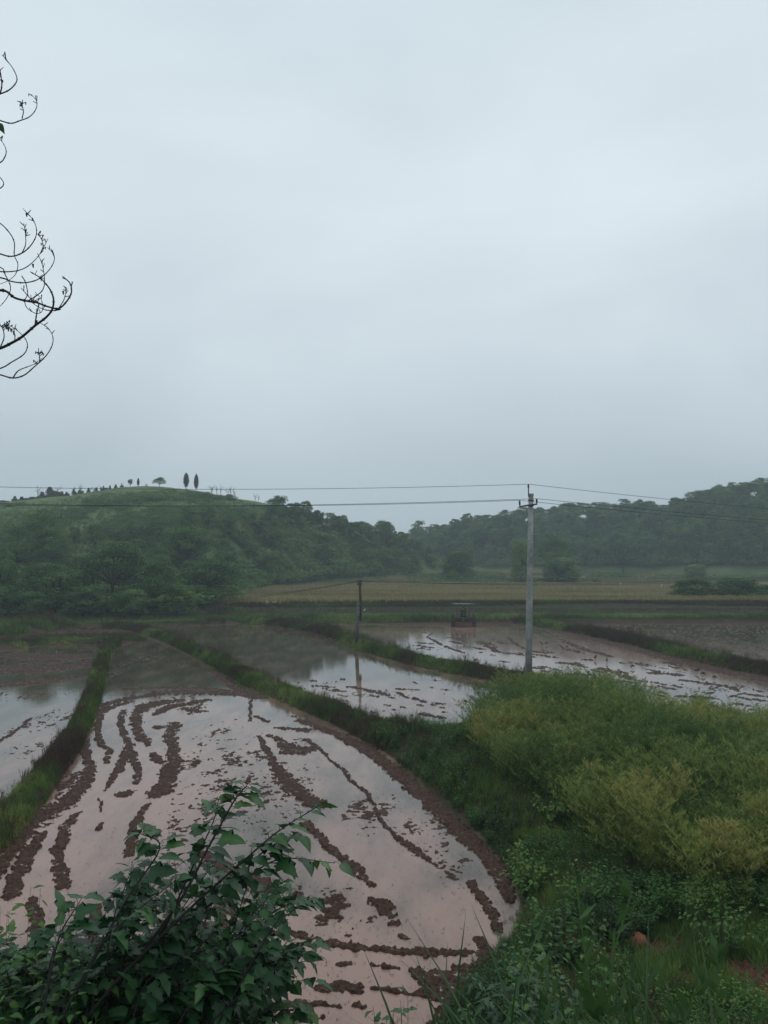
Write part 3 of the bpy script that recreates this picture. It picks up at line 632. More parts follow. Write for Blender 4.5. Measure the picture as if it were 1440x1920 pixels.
p = field_points(4200, -70, 70, 90.8, 93.2); far_stuff('terrace_edge_grass', p, GTF, rng.uniform(.35, .7, len(p)), patch_tint(p, .2, 1.2) + .25, M_grass)
p = field_points(5200, -30, 75, 94.5, 99.0); p2 = field_points(5200, -30, 80, 101.2, 103.6); hh = np.concatenate([rng.uniform(.12, .28, len(p)), rng.uniform(.3, .6, len(p2))]); p = np.concatenate([p, p2])
far_stuff('terrace_bank_brush', p, GTF, hh, patch_tint(p, .15, 1.0) - .24, M_grass)
p = field_points(2600, 22, 66, 62, 90); px, py = inview(p); q_ = py < 1150 + (px - 960) * .235; p = p[q_]; far_stuff('paddy_stubble', p, GTF, rng.uniform(.12, .25, len(p)), np.full(len(p), -.25), M_grass)
p = P(rng.uniform(50, 240, 700), rng.uniform(1172, 1196, 700)); far_stuff('reed_stubble', p, GTF, rng.uniform(.15, .35, len(p)), np.full(len(p), -.2), M_grass)
# field edges of the upper terraces: low hedges and weeds
ED = [t_bush(70, s + 30, .4, .7, 4) for s in range(3)]
pe = np.concatenate([field_points(n_, -20, 150, a, b) for n_, a, b in ((520, 180, 185), (480, 198, 203), (420, 216, 223), (150, 128, 130), (190, 155, 157.5))]); pe = pe[fbm(pe[:, 0], pe[:, 1], .05, 2) > -.04 + .1 * (pe[:, 1] < 170)]
mb = MB(); scatter(mb, ED, pe, rng.uniform(.5, 1.6, len(pe)) * np.where(pe[:, 1] < 170, .45, 1), rng.normal(0, .1, len(pe)), .1); tag(mb.build('field_edge_scrub', M_tree), kind='stuff')
# straw and stubble bits lying in the mud and sticking out of the water
X = rng.uniform(0, 960, 30000); Y = rng.uniform(1290, 1920, 30000); q = P(X, Y); dn = np.full(len(X), .12); bq = np.full(len(X), -1.0)
for b_ in BLOBS: blob_q(q[:, 0], q[:, 1], *b_[:4], bq, b_[4])
k = (rng.random(len(X)) < .10 + .5 * np.clip(bq, 0, 1)) & (poly_sd(q[:, 0], q[:, 1], BANK) < -.1); q = q[k]; hz_ = base_h(q[:, 0], q[:, 1]); q = q[hz_ < .05][:3600]
SB = [t_grass(2, 1, .07, 1.6, .25, s + 300, 2) for s in range(4)]
mb = MB(); scatter(mb, SB, q + [0, 0, .01], rng.uniform(.02, .075, len(q)), np.full(len(q), -.3), .5, np.full(len(q), .6)); tag(mb.build('stubble_bits', M_twig), kind='stuff')
# ================================================================== TREES
def crown_leaves(mb, lobes, n, leaf, r, up=.35):
    pr = np.array([l[3] * l[3] for l in lobes]); pr = pr / pr.sum(); li = r.choice(len(lobes), n, p=pr); Lb = np.array([l[:3] for l in lobes])[li]; rad = np.array([l[3] for l in lobes])[li]; fl = np.array([l[4] for l in lobes])[li]
    d = r.normal(0, 1, (n, 3)); d /= np.linalg.norm(d, axis=1)[:, None]; d[:, 2] = np.where(d[:, 2] < -.25, -d[:, 2], d[:, 2])
    rr = rad * r.uniform(.4, 1.1, n) ** .5 * np.where(r.random(n) < .12, 1.25, 1)
    p = Lb + d * rr[:, None] * np.stack([np.ones(n), np.ones(n), fl], 1)
    nrm = d * .8 + r.normal(0, .38, (n, 3)) + [0, 0, up]; nrm /= np.linalg.norm(nrm, axis=1)[:, None]
    a = np.cross(nrm, r.normal(0, 1, (n, 3))); a /= np.linalg.norm(a, axis=1)[:, None]; b = np.cross(nrm, a)
    l = leaf * r.uniform(.6, 1.3, n)[:, None]; w_ = l * .42
    v = np.stack([p - a * l * .5, p + b * w_, p + a * l * .5, p - b * w_], 1).reshape(-1, 3)
    lt = r.normal(.5, .2, len(lobes))[li] + r.normal(0, .07, n)
    mb.add(v, np.arange(n * 4).reshape(-1, 4), None, np.repeat(np.clip(lt, 0, 1), 4))
def limbs(mb, base, tips, r0, r, sag=.12):
    for t in tips:
        t = np.array(t); m = base + (t - base) * .5 + np.array([*(r.normal(0, .06, 2) * np.linalg.norm(t - base)), -.03 * np.linalg.norm(t - base)])
        tube(mb, smooth_line([base, m, t], 3), np.linspace(r0 * .55, r0 * .12, 7), 5, .5, False)
def make_tree(name, h, cw, style, seed, n=3800, leaf=.30):
    """h metres tall, crown cw metres wide; local origin at the base"""
    r = np.random.default_rng(seed); root = empty(name); tr = MB(); cr = MB(); lob = []
    R_ = cw / 2
    if style in ('round', 'umbrella', 'loose', 'bushy'):
        lo = {'round': .18, 'umbrella': .52, 'loose': .30, 'bushy': .04}[style]; nl = {'round': 44, 'umbrella': 38, 'loose': 26, 'bushy': 60}[style]
        for i in range(nl):
            t = (i + .5) / nl; a = i * 2.4 + r.uniform(-.5, .5)
            if style == 'umbrella': rad = R_ * .78 * math.sqrt(t); z = h * (.88 - .42 * t ** 1.4 + r.uniform(-.12, .05)); s = R_ * r.uniform(.24, .40); f = .6
            else:
                zz = r.uniform(lo + .1, .92); prof = math.sqrt(max(.05, 1 - ((zz - (lo + .22)) / (1 - lo - .18)) ** 2)) if zz > lo + .22 else .92
                rad = R_ * .72 * prof * math.sqrt(r.random() * .7 + .3); z = h * zz; s = R_ * r.uniform(.16, .34) * (1 if style != 'loose' else .8); f = r.uniform(.75, 1.05)
            lob.append((rad * math.cos(a), rad * math.sin(a), z - s * .2, s, f))
        if style != 'umbrella': lob.append((0, 0, h * .88, R_ * .3, .6)); lob.append((0, 0, h * .6, R_ * .55, .8))
        crown_leaves(cr, lob, n, leaf, r)
        fork = np.array([*r.normal(0, .1, 2), h * (.22 if style != 'umbrella' else .35)]); r0 = h * .018 + .03
        tube(tr, smooth_line([[0, 0, -.4], [*(fork[:2] * .4), h * .12], fork], 3), np.linspace(r0 * 1.3, r0, 7), 7, .5, False)
        limbs(tr, fork, [np.array(l[:3]) for l in lob[::2]], r0 * 1.2, r)
        cr.build('crown', M_tree, root); tr.build('trunk', M_bark, root)
    elif style == 'cypress':
        prof = lambda t: max(.02, math.sin(math.pi * min(1, t ** .8 * .97 + .03)) ** .7)
        for i in range(40):
            t = (i + .5) / 40; a = i * 2.4; rr = R_ * .45 * prof(t); lob.append((rr * math.cos(a), rr * math.sin(a), h * (.14 + .83 * t), R_ * .55 * prof(t) + .05, 1.9))
        crown_leaves(cr, lob, n, leaf, r, 0); tube(tr, [[0, 0, -.4], [0, 0, h * .4]], [h * .02, h * .012], 6)
        cr.build('crown', M_pine, root); tr.build('trunk', M_bark, root)
    elif style == 'fir':
        tube(tr, [[0, 0, -.4], [0, 0, h]], [h * .018, .02], 6)
        for i in range(n // 8):
            t = r.random() ** .8; z = h * (.12 + .88 * t); a = r.random() * 6.283; L_ = R_ * (1.02 - t) * r.uniform(.75, 1.1)
            for k in range(8):
                u = (k + r.random()) / 8; p = np.array([math.cos(a) * L_ * u, math.sin(a) * L_ * u, z - L_ * u * .3]); aa = a + r.uniform(-.9, .9)
                leafquad(cr, p, np.array([math.cos(aa), math.sin(aa), r.uniform(-.4, .1)]), np.array([0, 0, 1]) + r.normal(0, .3, 3), leaf, leaf * .22, .4 + r.uniform(-.2, .2))
        cr.build('crown', M_pine, root); tr.build('trunk', M_bark, root)
    elif style == 'bare':
        def br(p, d, L_, rad, lv):
            q = p + d * L_; mid = (p + q) / 2 + r.normal(0, .04 * L_, 3); tube(tr if lv == 0 else cr, [p, mid, q], [rad, rad * .8, rad * .6], 4, .5, False)
            if lv < 4:
                for k in range(3 if lv < 2 else 2):
                    dd = d + r.normal(0, .42, 3) * [1, 1, .6] + [0, 0, .25]; dd /= np.linalg.norm(dd); br(p + (q - p) * r.uniform(.6, 1), dd, L_ * r.uniform(.55, .8), rad * .62, lv + 1)
        br(np.array([0, 0, -.3]), np.array([0, 0, 1.]), h * .38, h * .020, 0)
        cr.build('branches', M_bark, root); tr.build('trunk', M_bark, root)
    root['_h'] = h; root['_w'] = cw; return root
KINDS = {}
def kind(k):
    if k not in KINDS:
        sp = {'round1': (8, 7.5, 'round'), 'round2': (8, 7, 'round'), 'round3': (9, 7, 'round'), 'umb1': (8, 9, 'umbrella'), 'umb2': (8.5, 8, 'umbrella'), 'umb3': (7.5, 9, 'umbrella'), 'loose1': (8, 6, 'loose'), 'loose2': (8.5, 6, 'loose'), 'bushy1': (5, 6.5, 'bushy'), 'bushy2': (5, 7, 'bushy'), 'cyp': (6, 1.7, 'cypress'), 'fir': (6, 3.4, 'fir'), 'bare1': (5, 3.5, 'bare'), 'bare2': (5, 3, 'bare'), 'bare3': (4.5, 3.5, 'bare')}[k]
        nm = {'c': 'cypress_tree', 'f': 'fir_tree'}.get(k[0], 'broadleaf_tree'); nm = 'bare_tree' if k.startswith('bare') else nm; nm = 'shrub' if k.startswith('bushy') else nm
        KINDS[k] = [make_tree(nm, sp[0], sp[1], sp[2], abs(hash_(k)) % 9999, {'fir': 2600, 'cypress': 3000, 'bushy': 8000}.get(sp[2], 5200), {'fir': .5, 'cypress': .24}.get(sp[2], .27)), False]
    return KINDS[k]
def hash_(s): return sum((i + 3) * 37 * ord(c) for i, c in enumerate(s))
def put(k, pos, sx, sz, label, cat='tree', group=None, rz=None):
    K = kind(k); o = K[0] if not K[1] else copy_tree(K[0]); K[1] = True
    o.location = pos; o.scale = (sx, sx, sz); o.rotation_euler[2] = rng.random() * 6.28 if rz is None else rz
    for a in ('label', 'category', 'group'):
        if a in o: del o[a]
    return tag(o, label, cat, group)
def plant(k, px, D, ytop, wpx, label, cat='tree', group=None):
    b = grnd(px, D); top = PD(px, ytop, D)[2]; K = kind(k)[0]; h = max(top - b[2], .8)
    return put(k, b, wpx / F * D / K['_w'], h / K['_h'], label, cat, group)
# trees one can pick out ----------------------------------------------
plant('umb2', 80, 128, 950, 95, 'tall flat-crowned tree with a bare forked trunk, high on the left slope')
plant('umb1', 212, 101, 1014, 150, 'broad umbrella-crowned tree standing foremost in the left wood')
plant('round1', 95, 97, 1052, 150, 'wide dark green tree left of the umbrella-crowned tree, at the paddy edge')
plant('umb3', 2, 98, 1046, 110, 'dark leafy tree cut by the left picture edge at the hill foot')
plant('umb2', 350, 130, 976, 110, 'pale green spreading tree on the slope above the wood, right of the umbrella tree')
plant('umb1', 392, 106, 1046, 140, 'low spreading tree at the right end of the nearest row of the left wood')
plant('round2', 300, 101, 1060, 110, 'rounded tree filling the row between the umbrella tree and the right end')
plant('bushy1', 335, 95, 1096, 90, 'low dark shrub in front of the left wood, right of its middle', 'shrub')
plant('bushy2', 250, 94, 1105, 90, 'low dark shrub at the paddy edge under the umbrella-crowned tree', 'shrub')
plant('bushy1', 160, 93.5, 1110, 100, 'low dark shrub at the paddy edge under the wide left tree', 'shrub')
plant('bushy2', 60, 93, 1108, 110, 'low dark shrub at the paddy edge nearest the left side of the wood', 'shrub')
plant('bushy1', -10, 93, 1100, 110, 'low dark shrub at the foot of the left hill, cut by the picture edge', 'shrub')
plant('loose1', 505, 158, 1030, 48, 'slender yellow-green tree at the edge of the ripe field')
plant('bushy1', 430, 112, 1098, 60, 'rounded shrub where the left wood meets the ripe field', 'shrub')
plant('bushy1', 858, 190, 1033, 76, 'solitary round dark tree in the middle of the terraced fields')
plant('bushy2', 975, 182, 1012, 46, 'narrow dark tree just left of the concrete pole, behind the ripe field')
plant('bushy2', 1052, 181, 1045, 86, 'dense dome-shaped tree right of the concrete pole, behind the ripe field')
plant('umb2', 1040, 188, 1000, 74, 'taller layered tree rising behind the dome-shaped tree')
plant('round1', 1166, 224, 997, 84, 'large rounded tree at the foot of the right hill')
plant('bushy1', 1298, 116, 1085, 108, 'left one of two dark bushes on the far edge of the ripe field', 'shrub')
plant('bushy2', 1378, 114, 1081, 96, 'right one of two dark bushes on the far edge of the ripe field', 'shrub')
plant('bushy2', 1300, 190, 1058, 50, 'small low bush on the terrace above the two dark bushes', 'shrub')
plant('bushy1', 1432, 116, 1096, 60, 'green bush on the bank cut by the right edge of the picture', 'shrub')
plant('round2', 1275, 232, 995, 80, 'round tree at the foot of the right hill, right of the large rounded one')
plant('round3', 1400, 226, 988, 95, 'broad tree at the foot of the right hill near the picture edge')
plant('umb3', 716, 217, 974, 40, 'thin flat-topped tree standing alone on the saddle skyline')
plant('umb1', 517, 200, 934, 44, 'dark low tree on the skyline where the grass top meets the wood')
plant('umb2', 1348, 268, 906, 38, 'thin-crowned tree on the right skyline, left of the taller one')
plant('round1', 1376, 262, 902, 36, 'taller dark tree on the right skyline')
plant('round2', 1425, 256, 895, 48, 'highest dark tree on the right skyline at the picture edge')
# hilltop -------------------------------------------------------------
plant('cyp', 348, 196, 886, 11, 'left and taller of two slim dark cypresses on the bare hilltop')
plant('cyp', 367, 196, 888, 9, 'right and narrower of two slim dark cypresses on the bare hilltop')
plant('cyp', 258, 200, 896, 5, 'tiny cypress alone on the hilltop, left of the wide low tree')
plant('umb3', 298, 198, 894, 27, 'wide low windblown tree on the hilltop between the cypresses')
plant('loose2', 243, 200, 898, 13, 'small round-headed tree on the hilltop, left of the tiny cypress')
for i, (x, yt, w_) in enumerate([(5, 943, 14), (27, 933, 12), (40, 934, 14), (52, 938, 10), (62, 938, 12), (78, 925, 16), (92, 916, 22), (103, 924, 14), (115, 924, 11), (124, 925, 9), (137, 920, 10), (148, 921, 10), (165, 918, 9), (180, 917, 8), (193, 914, 7), (205, 913, 7), (216, 911, 7)]):
    plant('fir', x, 211 - x * .04, yt - 3, w_ * 1.2, 'dark pointed fir in the row along the left skyline of the hill', 'tree', 'firs along the left skyline')
for i, x in enumerate(np.concatenate([np.linspace(-15, 125, 20), np.linspace(128, 225, 9)])):
    sk = np.interp(x, [0, 60, 150, 240], [950, 940, 925, 913]); plant(('bushy1', 'bushy2', 'loose2')[i % 3], x + rng.uniform(-4, 4), 210 - x * .04, sk - rng.uniform(2, 13 if x < 125 else 5), rng.uniform(12, 26) if x < 125 else 9, 'dark ragged scrub tree on the left skyline, ' + ('by the picture edge' if x < 45 else 'around the tallest fir' if x < 127 else 'right of the tallest fir'), 'tree', 'scrub trees among the skyline firs')
for i, (x, yt) in enumerate([(70, 908), (104, 907), (140, 909), (152, 906), (174, 908), (190, 909), (232, 903), (397, 905), (406, 906), (413, 905), (427, 907), (433, 908), (441, 911), (478, 922), (484, 924), (560, 943), (572, 947), (582, 951), (592, 954), (603, 953), (612, 955), (628, 962), (645, 967), (272, 903)]):
    plant(('bare1', 'bare2', 'bare3')[i % 3], x, 205 if x < 300 else 200, yt, 24 if x < 400 else 15, 'thin leafless tree on the hill skyline, ' + ('left of the cypresses' if x < 340 else 'just right of the cypresses' if x < 500 else 'above the wooded shoulder'), 'tree', 'leafless trees on the skyline')
# the woods -----------------------------------------------------------
def hit(px, py, d0=85, d1=420):
    d = ray(px, py); D = np.full(len(px), np.nan)
    for t in np.geomspace(d0, d1, 260):
        x = d[:, 0] / d[:, 1] * t; z = CH + d[:, 2] / d[:, 1] * t; u = np.isnan(D)
        if not u.any(): break
        b = base_h(x[u], np.full(u.sum(), t)); k = np.where(u)[0][z[u] < b]; D[k] = t
    ok = ~np.isnan(D); x = d[:, 0] / d[:, 1] * D; return x[ok], D[ok], ok
def inpoly(px, py, pl):
    c = np.zeros(len(px), bool)
    for i in range(len(pl)):
        a, b = pl[i], pl[(i + 1) % len(pl)]; k = (a[1] > py) != (b[1] > py); xx = (b[0] - a[0]) * (py - a[1]) / (b[1] - a[1] + 1e-9) + a[0]; c ^= k & (px < xx)
    return c
def sample(pl, n, d1=420):
    xs = [p[0] for p in pl]; ys = [p[1] for p in pl]; X = rng.uniform(min(xs), max(xs), n * 6); Y = rng.uniform(min(ys), max(ys), n * 6); k = inpoly(X, Y, pl); X, Y = X[k][:n], Y[k][:n]
    x, D, ok = hit(X, Y, 85, d1); return np.stack([x, D, base_h(x, D)], 1), X[ok], Y[ok]
def describe(kk, x, y, pl, where, f):
    kn = f"{'tall ' if f > .85 else 'small ' if f < .6 else ''}"; sh = {'b': 'shrubby', 'r': 'round-crowned', 'u': 'flat-topped', 'l': 'loose-crowned', 'b': 'shrubby'}[kk[0]]; ys = [q[1] for q in pl]; v = (y - min(ys)) / (max(ys) - min(ys))
    row = 'high' if v < .33 else 'midway' if v < .66 else 'low'
    mark = [(150, 'by the left picture edge'), (300, 'below the tiny cypress'), (420, 'below the two cypresses'), (520, 'above the ripe field corner'), (660, 'left of the timber pole'), (800, 'below the skyline notch'), (950, 'above the solitary round tree'), (1100, 'behind the concrete pole'), (1230, 'above the large rounded tree'), (1330, 'above the two dark bushes'), (9999, 'by the right picture edge')]
    return f"{kn}{sh} tree {row} {where}, {[m for a, m in mark if x < a][0].replace(' the ', ' ')}"
def fill(pl, n, sep, ks, hs, label, group, cat='tree'):
    p, X, Y = sample(pl, n * 8); got = []
    for i in range(len(p)):
        s = sep * 130 / p[i, 1]
        if all(abs(X[i] - X[j]) > s or abs(Y[i] - Y[j]) > s * .38 for j in got): got.append(i)
        if len(got) >= n: break
    for i in got:
        f = rng.uniform(*hs) / 8; kk = ks[rng.integers(len(ks))]; put(kk, p[i], f * rng.uniform(.85, 1.25), f * rng.uniform(.9, 1.15), describe(kk, X[i], Y[i], pl, label, f), cat, group)
    return len(got)
TK = ['round1', 'round2', 'round3', 'loose2', 'round2', 'loose1', 'bushy2']
WL1 = [(-60, 1062), (60, 1085), (260, 1082), (420, 1066), (520, 1030), (520, 1095), (430, 1118), (380, 1140), (-60, 1150)]
WL2 = [(520, 985), (600, 1005), (700, 1027), (760, 1042), (785, 1062), (778, 1080), (700, 1082), (600, 1090), (510, 1098)]
n1 = fill(WL1, 60, 50, TK, (5, 7.5), 'in left wood', 'trees of the left wood')
WM = [(-60, 1000), (120, 1010), (260, 1000), (420, 985), (520, 975), (520, 1035), (420, 1062), (260, 1078), (60, 1080), (-60, 1060)]
nm = fill(WM, 60, 40, ['bushy1', 'bushy2', 'loose1', 'loose2', 'round2'], (2.2, 4.6), 'on left slope', 'small trees and shrubs of the left slope')
n2 = fill(WL2, 75, 34, TK, (5, 8), 'in saddle wood', 'trees of the saddle wood')
WR = [(770, 1018), (830, 1012), (900, 1000), (1000, 985), (1140, 976), (1250, 970), (1340, 955), (1500, 930), (1500, 1062), (1100, 1060), (1000, 1058), (900, 1052), (800, 1050)]
WF = [(800, 1036), (900, 1036), (1000, 1036), (1200, 1040), (1480, 1040), (1480, 1062), (1000, 1064), (800, 1068)]
nf = fill(WF, 45, 42, TK, (4.5, 8), 'at right hill foot', 'trees at the foot of the right hill')
n3 = fill(WR, 150, 40, TK, (6, 8.5), 'on right hill', 'trees of the right hill')
# skyline rows so the wooded ridges end in crowns
for x in np.arange(545, 812, 11.0):
    D = np.interp(x, [r_[0] for r_ in RIDGE_L], [r_[2] for r_ in RIDGE_L]); yt = np.interp(x, [545, 570, 600, 640, 700, 740, 765, 790, 812], [955, 963, 970, 978, 990, 998, 1008, 1022, 1040]) + rng.uniform(-11, 6)
    plant(TK[rng.integers(7)], x + rng.uniform(-3, 3), D - 2, yt, 30 + rng.uniform(-6, 12), 'tree crown on the wooded skyline of the saddle, ' + ('left part' if x < 640 else 'middle part' if x < 730 else 'right end'), 'tree', 'skyline trees of the saddle')
for x in np.arange(772, 1500, 15.0):
    D = np.interp(x, [r_[0] for r_ in RIDGE_R], [r_[2] for r_ in RIDGE_R]); yt = np.interp(x, [772, 800, 830, 870, 900, 960, 1000, 1060, 1140, 1250, 1300, 1340, 1440, 1500], [999, 988, 982, 976, 968, 960, 950, 948, 945, 941, 932, 918, 902, 890]) + rng.uniform(-7, 6)
    plant(TK[rng.integers(6)], x + rng.uniform(-4, 4), D - 2, yt, 36 + rng.uniform(-8, 14), 'dark crown on right hill skyline, ' + ('beside the notch' if x < 880 else 'left of the concrete pole' if x < 990 else 'just right of the concrete pole' if x < 1130 else 'midway to the picture edge' if x < 1280 else 'near the picture edge'), 'tree', 'skyline trees of the right hill')
# undergrowth no one could count
def brush(name, pl, n, s, tint, thr=-9, sc=.04):
    p, X, Y = sample(pl, n); k = fbm(p[:, 0], p[:, 1], sc, 3) > thr; p = p[k]; mb = MB(); scatter(mb, BT, p - [0, 0, .2], rng.uniform(*s, len(p)), fbm(p[:, 0], p[:, 1], .05, 3) * .8 + tint, .1)
    tag(mb.build(name, M_tree), kind='stuff')
brush('undergrowth', WL1, 1100, (1.6, 3.2), .08); brush('undergrowth', WL2, 800, (1.8, 3.6), .05); brush('undergrowth', WR, 2300, (2, 4), .05); brush('undergrowth', WF, 900, (1.2, 3.2), .05); brush('undergrowth', WM, 900, (1, 2.4), .12, -.06, .06)
HG = [(-60, 955), (60, 945), (150, 932), (240, 925), (340, 924), (420, 932), (500, 952), (560, 985), (520, 1010), (420, 1030), (260, 1040), (120, 1050), (-60, 1030)]
brush('hillside_scrub', HG, 2200, (.5, 1.7), .12, -.03, .07)
p, X, Y = sample(HG, 5200); mb = MB(); scatter(mb, GTF, p, rng.uniform(.5, 1.0, len(p)), fbm(p[:, 0], p[:, 1], .06, 3) * .5 + .15, .15); tag(mb.build('hill_grass', M_grass), kind='stuff')
# ================================================================== POLES AND WIRES
def pole_big():
    D = 45.0; b = grnd(987, D); t = PD(995.5, 927, D); root = empty('utility_pole', b); tag(root, 'tall pale concrete utility pole with a steel crossarm, standing on the grassy bund', 'utility pole')
    m = MB(); tube(m, [[0, 0, -.6], (t - b) * .33, (t - b) * .66, t - b], [.205, .185, .16, .135], 20); m.build('shaft', M_conc, root, True)
    d = t - b; m = MB(); lathe(m, [(.0, .06), (.155, .05), (.17, -.02), (.16, -.10), (.14, -.12), (.14, -.3), (.165, -.32), (.165, -.40), (.14, -.42)], d, 16); m.build('cap', M_conc, root, True)
    def at(px, py, dy=0): return PD(px, py, D + dy) - b
    a, c = at(973.5, 950, -.2), at(1007.5, 945, -.2); m = MB(); ax = (c - a) / np.linalg.norm(c - a); up = np.cross(ax, [0, 1, 0]); rot = np.stack([ax, np.array([0, 1, 0]), -up if up[2] < 0 else up], 1)
    box(m, (a + c) / 2, (np.linalg.norm(c - a), .07, .09), .01, rot); m.build('crossarm', M_metal, root)
    m = MB(); lathe(m, [(.175, -.05), (.19, -.05), (.19, .05), (.175, .05)], at(994.6, 947.5), 16); box(m, at(994.6, 947.5, -.2), (.12, .08, .1), .01); m.build('clamp', M_metal, root)
    pts = []
    for px, y0, y1 in ((974.5, 949, 938), (1006.5, 945, 935)):
        q = at(px, y0, -.2); h = (y0 - y1) / F * D; m = MB(); lathe(m, [(.0, 0), (.03, 0), (.03, .06), (.055, .08), (.06, .13), (.045, .16), (.06, .2), (.06, .24), (.04, .27), (.05, h), (0, h + .01)], q, 10); m.build('insulator', M_porc, root, True); pts.append(q + b + [0, 0, h])
    q = at(991, 931, -.17); h = 21 / F * D; m = MB(); box(m, q + [0, 0, h * .4], (.06, .05, h * .85), .01); m.build('pin', M_metal, root)
    m = MB(); lathe(m, [(0, 0), (.05, 0), (.06, .06), (.045, .1), (.055, .16), (.03, .2), (0, .21)], q + [0, 0, h * .8], 10); m.build('insulator', M_porc, root, True)
    pts.append(q + b + [0, 0, h * .8 + .2])
    m = MB(); lathe(m, [(.165, -.03), (.175, -.03), (.175, .03), (.165, .03)], d + [0, 0, -.35], 14); m.build('band', M_metal, root)
    m = MB(); box(m, (d) * .35 + [0, -.185, 0], (.16, .015, .22), .004); m.build('number_plate', M_metal, root) if False else None
    return pts
PT = pole_big()
def wire(pts, sags, label, cat='power line', group=None, r=.013):
    allp = []
    for (a, c), s in zip(zip(pts[:-1], pts[1:]), sags):
        u = np.linspace(0, 1, 40)[:, None]; allp.append(np.array(a) + (np.array(c) - np.array(a)) * u - np.array([0, 0, 1]) * s * 4 * u * (1 - u))
    m = MB(); tube(m, np.concatenate([allp[0]] + [x[1:] for x in allp[1:]]), r, 5); tag(m.build('power_line', M_wire, smooth=True), label, cat, group)
wire([PD(-420, 899, 44), PT[2], PD(2000, 990, 60)], [.42, .35], 'topmost overhead wire, running over the pin of the concrete pole')
wire([PD(-420, 929, 42), PT[0], PD(2000, 1008, 58)], [.45, .40], 'overhead wire on the left end of the crossarm')
wire([PD(-420, 936, 45), PT[1], PD(2000, 1012, 61)], [.42, .25], 'overhead wire on the right end of the crossarm')
def pole_small():
    D = 65.0; b = grnd(669, D); t = PD(674.5, 1087, D); root = empty('wooden_pole', b); tag(root, 'short dark timber pole spliced to a grey stub, at the corner of the pond bund', 'utility pole')
    d = t - b; n = d / np.linalg.norm(d); L_ = np.linalg.norm(d)
    m = MB(); tube(m, [-.5 * n, n * L_ * .66], [.17, .13], 12); m.build('stub', M_stub, root, True)
    o = np.array([.22, .02, 0]); m = MB(); tube(m, [n * L_ * .36 + o, n * L_ * .7 + o * .6, n * L_], [.12, .11, .10], 10); m.build('shaft', M_wood, root, True)
    for f in (.42, .6): m = MB(); lathe(m, [(.235, -.03), (.25, -.03), (.25, .03), (.235, .03)], n * L_ * f + o * .5, 14); m.build('band', M_metal, root)
    m = MB(); box(m, n * L_ * .93 + [0, -.1, 0], (.42, .09, .16), .01); m.build('crossarm', M_wood, root)
    q = []
    for s in (-1, 1):
        m = MB(); c = n * L_ * .95 + [s * .17, -.1, .04]; lathe(m, [(0, 0), (.05, 0), (.06, .08), (.04, .12), (.05, .18), (0, .2)], c, 10); m.build('insulator', M_porc, root, True); q.append(c + b + [0, 0, .1])
    return q
QT = pole_small()
wire([PD(330, 1130, 80), QT[0], PD(1700, 1060, 88)], [.25, .9], 'upper of two low slack wires held by the timber pole', group=None, r=.016)
wire([PD(330, 1137, 82), QT[1], PD(1700, 1068, 90)], [.2, .85], 'lower of two low slack wires held by the timber pole', group=None, r=.016)
